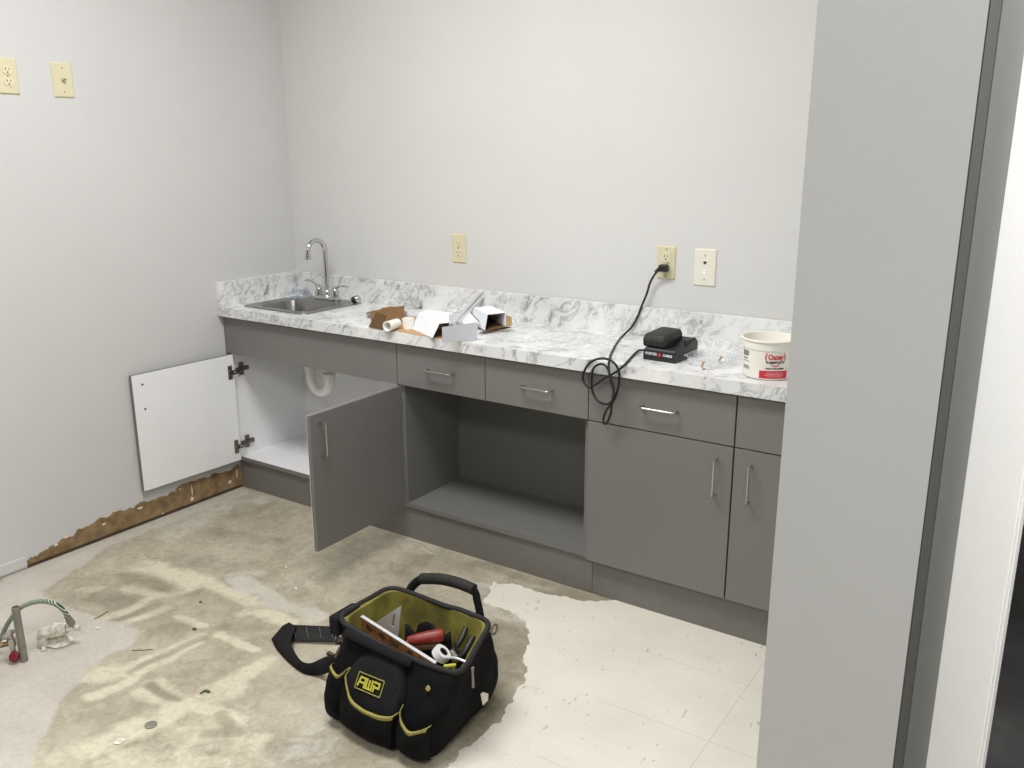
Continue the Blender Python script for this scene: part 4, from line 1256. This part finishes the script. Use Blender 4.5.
# front face helper
def front(xw, z, off=0.0):
    FL_, BL_, BR_, FR_, r_ = level_at(min(z, .245))
    t = (xw - FL_[0]) / (FR_[0] - FL_[0])
    y = FL_[1] + (FR_[1] - FL_[1]) * t
    zo = zb + z
    return Vector((xw, y - off, zo))
def pocket(xa, xb, top, z0_=.012, bulge=.02, name='front_pocket', m='cloth', nx=18, nz=10, depth=.004):
    rows = []
    for j in range(nz + 1):
        row = []
        for i in range(nx + 1):
            t = i / nx; x = xa + (xb - xa) * t
            zt = top(t); z = z0_ + (zt - z0_) * j / nz
            s = j / nz
            o_ = depth + bulge * math.sin(math.pi * min(1, max(0, t))) ** .6 * (0.35 + .65 * math.sin(math.pi * min(.85, .1 + s * .8)))
            if i in (0, nx): o_ = -.004
            if j == 0: o_ = min(o_, .002)
            o_ += noise.noise(Vector((x * 30, z * 30, 2))) * .004 * (0 < i < nx)
            row.append(front(x, z, o_))
        rows.append(row)
    o = obj(name, MB().grid(rows), m, bag, smooth=True, solid=.003)
    return o, rows[-1]
def trim(row, par, w=.010):
    rows = [[p + Vector((0, -.0045, -w)) for p in row], [p + Vector((0, -.0050, .001)) for p in row], [p + Vector((0, .001, .002)) for p in row]]
    return obj('trim_tape', MB().grid(rows), 'yellow', par, smooth=True, solid=.0012)
# arched logo panel
LPX0, LPX1 = 1.690, 1.895
def arch_panel():
    rows = []
    for j in range(13):
        row = []
        for i in range(15):
            t = i / 14; x = LPX0 + (LPX1 - LPX0) * t
            zt = .150 + .078 * (1 - abs(2 * t - 1) ** 3.2)
            z = .06 + (zt - .06) * j / 12
            o_ = .014 if 0 < i < 14 and j < 12 else -.003
            row.append(front(x, z, o_))
        rows.append(row)
    return MB().grid(rows)
lp_o = obj('logo_panel', arch_panel(), 'cloth2', bag, smooth=True, solid=.003)
# pockets
def sag(h0, h1, dip): return lambda t: h0 + (h1 - h0) * t - dip * math.sin(math.pi * t) ** .8 * (1 - .0 * t)
def curve(L):
    def f(t):
        for (a, x), (b, y) in zip(L[:-1], L[1:]):
            if t <= b:
                q = (t - a) / (b - a)
                return x + (y - x) * q
        return L[-1][1]
    return f
def smooth_curve(L):
    P_ = crom([Vector((a, b, 0)) for a, b in L], 8)
    return curve([(p.x, p.y) for p in P_])
p1, e1 = pocket(1.694, 1.890, smooth_curve([(0, .166), (.08, .144), (.2, .120), (.36, .106), (.55, .102), (.75, .103), (.92, .109), (1, .118)]), bulge=.016, depth=.018, nx=30)
trim(e1, p1)
p2, e2 = pocket(1.893, 1.992, smooth_curve([(0, .136), (.12, .110), (.27, .099), (.5, .095), (.75, .102), (1, .116)]), z0_=.02, bulge=.018, depth=.008, nx=24)
trim(e2, p2)
p3, e3 = pocket(1.632, 1.692, smooth_curve([(0, .160), (.45, .150), (.7, .148), (1, .166)]), bulge=.014, depth=.008)
trim(e3, p3)
# logo frame and AWP letters
LC = Vector((1.772, 0, .150))
skew = -0.055 / .098
def on_logo(x, y, d=0.0):
    X = 1.783 + x * .86; Z = .1585 + y * .74
    return front(X, Z, .0165 + .0016 + d)
lf = MB()
fw, fh = .051, .0245
for a, b in (((-fw, -fh), (fw, -fh)), ((fw, -fh), (fw, fh)), ((fw, fh), (-fw, fh)), ((-fw, fh), (-fw, -fh))):
    lf.tube([on_logo(*a), on_logo(*b)], .0014, 6)
obj('logo_frame', lf, 'yellow', lp_o)
def strokes(L, w):
    mb = MB()
    for line in L:
        for a, b in zip(line[:-1], line[1:]):
            dx, dy = b[0] - a[0], b[1] - a[1]
            ln_ = math.hypot(dx, dy); nx_, ny_ = -dy / ln_ * w / 2, dx / ln_ * w / 2
            ex, ey = dx / ln_ * w / 2, dy / ln_ * w / 2
            q = [(a[0] - ex + nx_, a[1] - ey + ny_), (b[0] + ex + nx_, b[1] + ey + ny_), (b[0] + ex - nx_, b[1] + ey - ny_), (a[0] - ex - nx_, a[1] - ey - ny_)]
            mb.slab([on_logo(x, y, .0012) for x, y in q], .001)
    return mb
k = .013
LA = [[(-.042, -k), (-.036, k), (-.017, k), (-.017, -k)], [(-.037, -.002), (-.017, -.002)]]
LW = [[(-.010, k), (-.010, -k), (.011, -k), (.011, k)], [(.0005, -k), (.0005, k * .8)]]
LP = [[(.020, -k), (.020, k * .2)], [(.020, k), (.039, k), (.039, -.001), (.020, -.001)]]
for L in (LA, LW, LP):
    obj('lettering', strokes(L, .0062), 'logo', lp_o)
# snap, side zip pull, white tag, ring on the right end
sn = front(1.955, .190, .004)
obj('snap_button', MB().lathe([(0, .003), (.006, .0028), (.0075, 0)], sn, (0, -1, .3), 14), 'yellow', bag, smooth=True)
zp = Vector((2.036, -1.335, .222))
obj('zipper_pull', MB().tube([zp + Vector((0, 0, .015)), zp, zp + Vector((.004, -.004, -.04))], [.006, .004, .0055], 8, flat=(1, .5)), 'galv', bag, smooth=True)
tgp = at('x', 2.012, 483, 697)
obj('care_tag', MB().slab([tgp + Vector((.002, -.014, .018)), tgp + Vector((.004, -.006, .020)), tgp + Vector((.006, .016, .004)), tgp + Vector((.006, .014, -.016)), tgp + Vector((.006, -.010, -.018))], .001), 'chip', bag)
dr = at('x', 1.995, 494.5, 629.5)
obj('side_ring', MB().tube([dr + Vector((0, .014 * math.cos(R(a_)), .014 * math.sin(R(a_)))) for a_ in range(0, 360, 30)], .003, 6, closed=True), 'hinge', bag, smooth=True)
obj('side_ring', MB().tube([at('x', 1.585, 339, 639) + Vector((0, .016 * math.cos(R(a_)), .014 * math.sin(R(a_)))) for a_ in range(0, 360, 30)], .003, 6, closed=True), 'hinge', bag, smooth=True)
# left end flap and webbing loop
c0 = at('y', -1.40, 337, 620)
obj('corner_flap', MB().box(1.578, 1.612, -1.398, -1.30, .215, .272, .006), 'cloth2', bag)
# shoulder strap: one sewn piece of webbing with a pad, clipped at the left end
Zs = BG.z
def fz(z, *p): return at('z', z, *p)
o_ = [(341, 664), (331, 671.5), (317, 675.6), (302.5, 672.7), (288.5, 662), (276.7, 649), (271.5, 638.7)]
i_ = [(336, 658.5), (327, 656.3), (318.9, 659.8), (309.6, 663.3), (301.3, 661), (294.3, 651.6), (290.2, 640)]
zo = [.080, .045, .006, .004, .004, .004, .004]
zi = [.120, .090, .048, .036, .034, .036, .040]
ro = crom([fz(z, *p) for p, z in zip(o_, zo)], 6); ri = crom([fz(z, *p) for p, z in zip(i_, zi)], 6)
stp = obj('shoulder_strap', MB().grid([ro, [a_.lerp(b_, .5) + Vector((0, 0, .003)) for a_, b_ in zip(ro, ri)], ri]), 'cloth2', bag, smooth=True, solid=.003)
fo_ = [fz(.004, 271.5, 638.7), fz(.040, 290.2, 640), fz(.046, 296, 626), fz(.046, 289, 622.3), fz(.036, 282.6, 625.5)]
obj('strap_fold', MB().slab(fo_, .003), 'cloth2', stp)
pdp = [(287, 624.5), (291, 640.5), (339, 641), (337.5, 626.5)]
pz = [.046, .010, .016, .052]
pv = [fz(z, *p) for p, z in zip(pdp, pz)]
pad = MB()
n_ = (pv[1] - pv[0]).cross(pv[3] - pv[0]).normalized()
pad.slab(pv, .012, n=n_ if n_.y < 0 else -n_)
pdo = obj('shoulder_pad', pad, 'rubber', stp)
sm_ = MB()
for t in (.12, .38, .64, .88):
    a_ = pv[0].lerp(pv[3], t); b_ = pv[1].lerp(pv[2], t)
    nn = (n_ if n_.y < 0 else -n_) * .0012
    sm_.tube([a_.lerp(b_, .1) + nn, a_.lerp(b_, .8) + nn], .0011, 5)
obj('stitch_line', sm_, 'stitch', pdo)
# metal clip between strap and bag
k0 = fz(.10, 338, 661); k1 = at('x', 1.59, 341, 640)
cl = MB()
cl.tube(crom([fz(.115, 327, 654), fz(.10, 333, 657), fz(.085, 341, 661.5)], 4), .004, 8)
cl.tube(crom([fz(.115, 327, 654), fz(.125, 329, 652), fz(.13, 334, 655)], 4), .0035, 8)
cl.tube(crom([fz(.118, 336, 657), fz(.14, 339, 650), fz(.16, 343, 643), fz(.17, 346, 638)], 4), [.006] * 4 + [.005] * 9, 8)
cl.tube(crom([fz(.16, 341, 645), fz(.175, 339, 641), fz(.18, 342, 637), fz(.175, 346, 639)], 4), .0035, 8)
obj('metal_clip', cl, 'hinge', stp, smooth=True)

# ---------- things in the bag
La, Lb = at('z', .256, 361.5, 616.0), at('z', .217, 436, 663.0)
dL = (Lb - La); L_ = dL.length; ex = dL.normalized(); ez = Vector((0, -.15, 1)); ez = (ez - ex * ez.dot(ex)).normalized(); ey = ez.cross(ex)
lxf = Matrix((ex, ey, ez)).transposed().to_4x4(); lxf.translation = La
lv = thing('spirit_level', 'long orange-brown spirit level with metal top edge along the front of the bag', 'spirit level', La - Vector((0, 0, .06)))
obj('level_body', MB().box(.001, L_ - .001, -.004, .004, -.060, -.0030, .001, 0, lxf), 'rust', lv)
obj('top_edge', MB().box(0, L_, -.0048, .0048, -.0030, .0020, .001, 0, lxf), 'alu', lv)
for t in (.12, .30, .48, .68, .86):
    vh = MB()
    c_ = lxf @ Vector((L_ * t, -.0042, -.020))
    vh.lathe([(0, .0008), (.010, .0008), (.012, .0014), (.0135, .0)], c_, -ey, 16)
    obj('vial_hole', vh, 'brass', lv, smooth=True)
# speed square
q_ = [at('y', -1.285, u, v) for u, v in ((401, 605.5), (398.3, 637), (375.5, 622.5))]
ss = MB()
n_ = (q_[1] - q_[0]).cross(q_[2] - q_[0]).normalized()
def bary(a_, b_, c_): return q_[0] * a_ + q_[1] * b_ + q_[2] * c_
outer = q_
inn_ = [bary(.58, .12, .30), bary(.26, .42, .32), bary(.30, .30, .40), bary(.52, .10, .38)]
# ring of faces around the slot
hole = [bary(.66, .14, .20), bary(.20, .58, .22), bary(.22, .46, .32), bary(.58, .12, .30)]
V = outer + hole
Vb = [p + Vector((0, .003, 0)) for p in V]
ss.add(V + Vb, [(0, 1, 4, 3), (1, 2, 5, 4), (2, 0, 3, 6), (2, 6, 5), (7, 10, 11, 8), (8, 11, 12, 9), (9, 13, 10, 7), (9, 12, 13), (0, 7, 8, 1), (1, 8, 9, 2), (2, 9, 7, 0), (3, 4, 11, 10), (4, 5, 12, 11), (5, 6, 13, 12), (6, 3, 10, 13)])
tag(obj('speed_square', ss, 'alu', loc=q_[1]), 'triangular aluminium square with a slot standing in the bag', 'square')
# screwdriver
s0, s1 = at('z', .232, 407.5, 641), at('z', .244, 444.5, 634.5)
sd_ = thing('screwdriver', 'screwdriver with a worn red handle lying across the bag', 'screwdriver', s0)
ax = s1 - s0; LL = ax.length
obj('handle', MB().lathe([(0, 0), (.010, 0), (.013, .008), (.0155, LL * .25), (.0185, LL * .6), (.019, LL * .85), (.016, LL * .96), (0, LL)], s0, ax, 16), 'redhandle', sd_, smooth=True)
obj('shaft', MB().tube([s0, s0 - ax.normalized() * .008 + Vector((0, .004, -.022))], .0035, 8), 'galv', sd_)
# brown tool grip beside it, white tape roll, pliers, tubes
g0, g1 = at('z', .208, 410, 647), at('z', .208, 440, 646)
tag(obj('tool_grip', MB().tube(crom([g0, g0.lerp(g1, .5) + Vector((0, 0, .004)), g1], 5), [.011] * 4 + [.013] * 4 + [.010] * 3, 10), 'olive', loc=g0, smooth=True), 'brown tool grip lying under the red screwdriver', 'tool')
tpc = at('z', .212, 441.5, 654)
tr_ = thing('tape_roll', 'roll of white tape right of the red screwdriver', 'tape', tpc)
tax = Vector((.55, .30, .78))
obj('tape', MB().lathe([(.012, -.010), (.0255, -.010), (.0262, 0), (.0255, .010), (.012, .010), (.012, -.010)], tpc, tax, 28), 'tape', tr_, smooth=True)
obj('spool_hub', MB().lathe([(.009, -.0105), (.0125, -.0105), (.0125, .0108), (.009, .0108), (.009, -.0105)], tpc, tax, 20), 'black', tr_, smooth=True)
w0, w1 = at('z', .235, 444, 658), at('z', .240, 466, 662)
tag(obj('steel_rod', MB().tube(crom([w0, w0.lerp(w1, .5) + Vector((0, 0, .006)), w1], 6), .0035, 8), 'alu', loc=w0, smooth=True), 'thin bright steel rod right of the spirit level end', 'rod')
y0_, y1_ = at('z', .225, 444, 666.5), at('z', .230, 456, 665)
tag(obj('yellow_marker', MB().tube([y0_, y1_], .0050, 10), 'logo', loc=y0_, smooth=True), 'short yellow marker at the front right of the bag opening', 'marker')
pr = thing('pliers', 'black handled pliers leaning in the right end of the bag', 'pliers', at('z', .15, 462, 655))
for a_, b_, c_ in (((452, 652), (461, 640), (466, 628)), ((458, 660), (466, 650), (473, 637))):
    pts = [at('z', .19, *a_), at('z', .215, *b_), at('z', .235, *c_)]
    obj('handle', MB().tube(crom(pts, 5), .008, 10), 'black', pr, smooth=True)
obj('jaw', MB().tube([at('z', .19, 452, 652), at('z', .185, 458, 660)], .009, 8), 'galv', pr)
hm = thing('black_pouch', 'soft black pouch standing at the back of the bag behind the screwdriver', 'pouch', at('z', .15, 425, 630))
pc = at('y', -1.215, 428, 622)
pm_ = [rrect(pc.x - .03, pc.x + .03, -1.245, -1.205, .014, z, 4) for z in (.13, .20)] + [rrect(pc.x - .026, pc.x + .024, -1.238, -1.208, .012, pc.z - .01, 4), rrect(pc.x - .012, pc.x + .012, -1.232, -1.214, .008, pc.z, 4)]
obj('pouch_body', MB().loft(pm_, True, True), 'cloth', hm, smooth=True)

# ------------------------------------------------------------------ plumbing stub on the floor at left
pb0 = at('z', .003, 24.3, 660); pb0.z = .003
pip = tag(obj('pipe_stub', MB().lathe([(.0115, 0), (.0115, .186), (.0085, .187), (.0085, .14), (0, .139)], pb0, (.03, -.02, 1), 20, cap0=True), 'galv', loc=pb0, smooth=True), 'bare grey pipe stub standing up out of the floor', 'pipe')
# valve left of it
v0 = at('z', .02, 13.5, 655)
va = thing('stop_valve', 'small chrome stop valve with a red knob beside the grey pipe stub', 'valve', Vector((v0.x, v0.y, .003)))
vt = at('y', v0.y, 11.5, 634)
obj('valve_body', MB().lathe([(.009, 0), (.009, .05), (.013, .052), (.013, .075), (.008, .078), (.008, .092)], (v0.x + .002, v0.y, .003), (0, 0, 1), 14, True, True), 'valve', va, smooth=True)
obj('oval_handle', MB().lathe([(0, .0), (.010, 0), (.019, .006), (.021, .012), (.014, .018), (0, .020)], vt + Vector((-.006, 0, -.012)), (-.5, -.3, .85), 18), 'valve', va, smooth=True)
obj('outlet_neck', MB().tube([Vector((v0.x + .002, v0.y, .064)), Vector((v0.x - .010, v0.y - .03, .064))], .008, 10), 'brass', va, smooth=True)
obj('red_knob', MB().lathe([(0, 0), (.013, 0), (.016, .004), (.017, .014), (.012, .020), (0, .021)], at('z', .018, 16.5, 656) + Vector((.004, -.002, .0)), (.35, -.75, .5), 7), 'redknob', va, smooth=True)
# braided hose from the valve up and over to the fitting
hp = [at('y', -1.81, -6, 657)] + [at('y', y, u, v) for u, v, y in ((0, 640, -1.80), (7, 625, -1.79), (17, 611, -1.765), (28, 604, -1.74), (42, 601.3, -1.71), (55, 604, -1.69), (64, 611, -1.67), (69.5, 620, -1.655))]
hs = thing('braided_hose', 'green braided water hose arching over the floor at left', 'hose', (hp[-1].x, hp[-1].y, .003))
hp = [Vector((p.x, p.y, max(.016, p.z))) for p in hp]
obj('hose_body', MB().tube(crom(hp, 8), .0072, 10), 'hose', hs, smooth=True)
dh = (hp[-1] - hp[-2]).normalized()
obj('end_nut', MB().tube([hp[-1] - dh * .004, hp[-1] + dh * .020], .0115, 6), 'galv', hs)
obj('end_ferrule', MB().tube([hp[-2].lerp(hp[-1], .55), hp[-1]], .0095, 12), 'galv', hs, smooth=True)
# white elbow fitting lying in mortar
ef = thing('elbow_fitting', 'mortar spattered white elbow fitting lying on the floor right of the pipe stub', 'pipe fitting', at('z', .003, 52, 645))
e0 = at('z', .004, 44, 645)
eb = Vector((e0.x, e0.y, .003))
def ez_(z, u, v): return at('z', z, u, v)
a0 = ez_(.045, 45, 634); a1 = ez_(.055, 56, 630); a2 = ez_(.058, 67, 628.5); a3 = ez_(.056, 80, 628)
obj('elbow_body', MB().tube(crom([eb, eb + Vector((0, 0, .03)), a0 + Vector((0, 0, .004)), a0.lerp(a1, .6)], 5), .0185, 16), 'dirtywhite', ef, smooth=True)
obj('coupling', MB().tube([a0.lerp(a1, .45), a1, a2], [.021, .0225, .018], 16), 'dirtywhite', ef, smooth=True)
obj('nipple', MB().tube([a2, a2.lerp(a3, .35), a3], [.013, .009, .0085], 14), 'dirtywhite', ef, smooth=True)
mo = MB()
cc = ez_(.004, 58, 640)
rows = [[Vector((cc.x, cc.y, .036))] * 14]
for rr_, z in ((.35, .032), (.7, .018), (1.0, .0032)):
    rows.append([Vector((cc.x + math.cos(2 * math.pi * k_ / 14) * .055 * rr_ * (1 + .3 * noise.noise(Vector((k_, 2, 1.3)))), cc.y + math.sin(2 * math.pi * k_ / 14) * .04 * rr_ * (1 + .3 * noise.noise(Vector((k_, 5, .3)))), z)) for k_ in range(14)])
mo.loft(rows)
obj('mortar_lump', mo, 'dirtywhite', ef, smooth=True)

# ------------------------------------------------------------------ debris on the floor and cabinet shelf
def chip(name, label, cat, u, v, w, d, m, seed, h=.004, z0=None, group=None):
    c_ = at('z', z0 if z0 is not None else .0005, u, v)
    z0_ = (z0 if z0 is not None else 0.0005)
    rn = random.Random(seed)
    n = 7
    a0_ = rn.uniform(0, 6)
    lo_ = [Vector((c_.x + math.cos(2 * math.pi * i / n + a0_) * w * rn.uniform(.7, 1.1), c_.y + math.sin(2 * math.pi * i / n + a0_) * d * rn.uniform(.7, 1.1), z0_)) for i in range(n)]
    cc_ = Vector((c_.x, c_.y, z0_))
    hi_ = [cc_ + (p - cc_) * .7 + Vector((0, 0, h * rn.uniform(.7, 1.1))) for p in lo_]
    return tag(obj(name, MB().loft([lo_, hi_], True, True), m, loc=cc_), label, cat, group)
chip('mortar_crumb', 'white mortar crumb in front of the elbow fitting', 'crumb', 44, 649.5, .012, .008, 'dirtywhite', 1, .008, .003)
chip('mortar_crumb', 'thin white mortar shard right of the elbow fitting base', 'crumb', 57, 647, .014, .006, 'dirtywhite', 2, .004, .003)
chip('plaster_chip', 'white plaster chip on the grey patch right of the elbow fitting', 'chip', 98, 628, .009, .006, 'chip', 3, .004, .003)
chip('plaster_chip', 'white plaster chip on the floor above the end of the hose', 'chip', 92, 620, .006, .004, 'chip', 4, .003, .003)
chip('plaster_chip', 'small white plaster chip at the tip of the grey patch', 'chip', 122, 626.5, .006, .004, 'chip', 5, .003, .0005)
chip('plaster_chip', 'white plaster crumb on the floor below the open right door', 'chip', 286, 567, .007, .005, 'chip', 6, .004)
chip('plaster_chip', 'white plaster crumb on the concrete left of the strap', 'chip', 296, 588.5, .010, .008, 'chip', 7, .004)
chip('pebble', 'dark pebble on the concrete left of the bag strap', 'pebble', 194.5, 629.5, .010, .008, 'olive', 8, .007)
chip('pebble', 'dark pebble on the concrete below the cream adhesive bar', 'pebble', 200.5, 602.5, .007, .005, 'olive', 9, .005)
chip('sawdust_crumb', 'white crumb on the shelf of the open cabinet', 'crumb', 428, 492.5, .004, .003, 'chip', 10, .003, ZD0 + PT)
c_ = at('z', .001, 151, 725)
tag(obj('metal_slug', MB().lathe([(0, .0005), (.016, .0005), (.017, .002), (.013, .003), (0, .0025)], c_, seg=20), 'galv', loc=c_, smooth=True), 'flat round metal slug on the concrete at the lower left', 'metal disc')
c2_ = at('z', .001, 119, 741.5)
tag(obj('metal_slug', MB().lathe([(0, .0005), (.013, .0005), (.014, .002), (0, .0025)], c2_, seg=20), 'dirtywhite', loc=c2_, smooth=True), 'pale round slug left of the grey metal slug on the floor', 'metal disc')
pa = [at('z', .003, u, v) for u, v in ((422, 547.5), (427, 551.5), (434, 554.5))]
tag(obj('wire_scrap', MB().tube(crom(pa, 4), .0016, 6), 'white_print', loc=pa[0]), 'short white wire scrap on the floor in front of the open cabinet', 'wire scrap')
pa = [at('z', .004, u, v) for u, v in ((200, 693.5), (205, 690.5), (210, 692))]
tag(obj('green_scrap', MB().tube(crom(pa, 4), [.002] * 4 + [.004] * 4 + [.002], 6), mat('green scrap', (72, 92, 62), .6), loc=pa[0]), 'small dark green scrap on the concrete left of the bag', 'scrap')
pa = [at('z', .0025, u, v) for u, v in ((94, 619), (101, 615.5), (108, 611))]
tag(obj('nail', MB().tube(pa, .0013, 6), 'brass', loc=pa[0]), 'thin dark nail on the grey patch right of the hose end', 'nail')
pa = [at('z', .0025, u, v) for u, v in ((132, 650.5), (142, 650), (153, 649.3))]
tag(obj('nail', MB().tube(pa, .0013, 6), 'brass', loc=pa[0]), 'thin dark nail on the concrete at the tip of the grey patch', 'nail')

# ------------------------------------------------------------------ light
def area(name, loc, size, sy, power, rot=(0, 0, 0), c=(1, 1, 1)):
    l_ = bpy.data.lights.new(name, 'AREA')
    l_.shape = 'RECTANGLE'; l_.size = size; l_.size_y = sy; l_.energy = power; l_.color = c
    o = bpy.data.objects.new(name, l_)
    COL.objects.link(o)
    o.location = loc; o.rotation_euler = rot
    return o
WARM = (1.0, 0.998, 0.99)
area('ceiling_light_a', (1.5, -1.5, 2.73), 1.2, 0.6, 53, c=WARM)
area('ceiling_light_b', (3.1, -3.6, 2.73), 1.2, 0.6, 50, c=WARM)
area('door_trim_fill', (4.0, -1.97, 2.73), 0.5, 0.3, 75, c=WARM)  # added fill lamp, brightens the white door trim
area('ceiling_light_d', (4.2, 0.4, 2.73), 1.2, 0.6, 10, c=WARM)
w = bpy.data.worlds.new('world'); SC.world = w
w.use_nodes = True
w.node_tree.nodes['Background'].inputs[0].default_value = (0.97, 0.985, 1.0, 1)
w.node_tree.nodes['Background'].inputs[1].default_value = 0.15
SC.view_settings.view_transform = 'Standard'
SC.view_settings.look = 'None'
SC.view_settings.exposure = 0.0
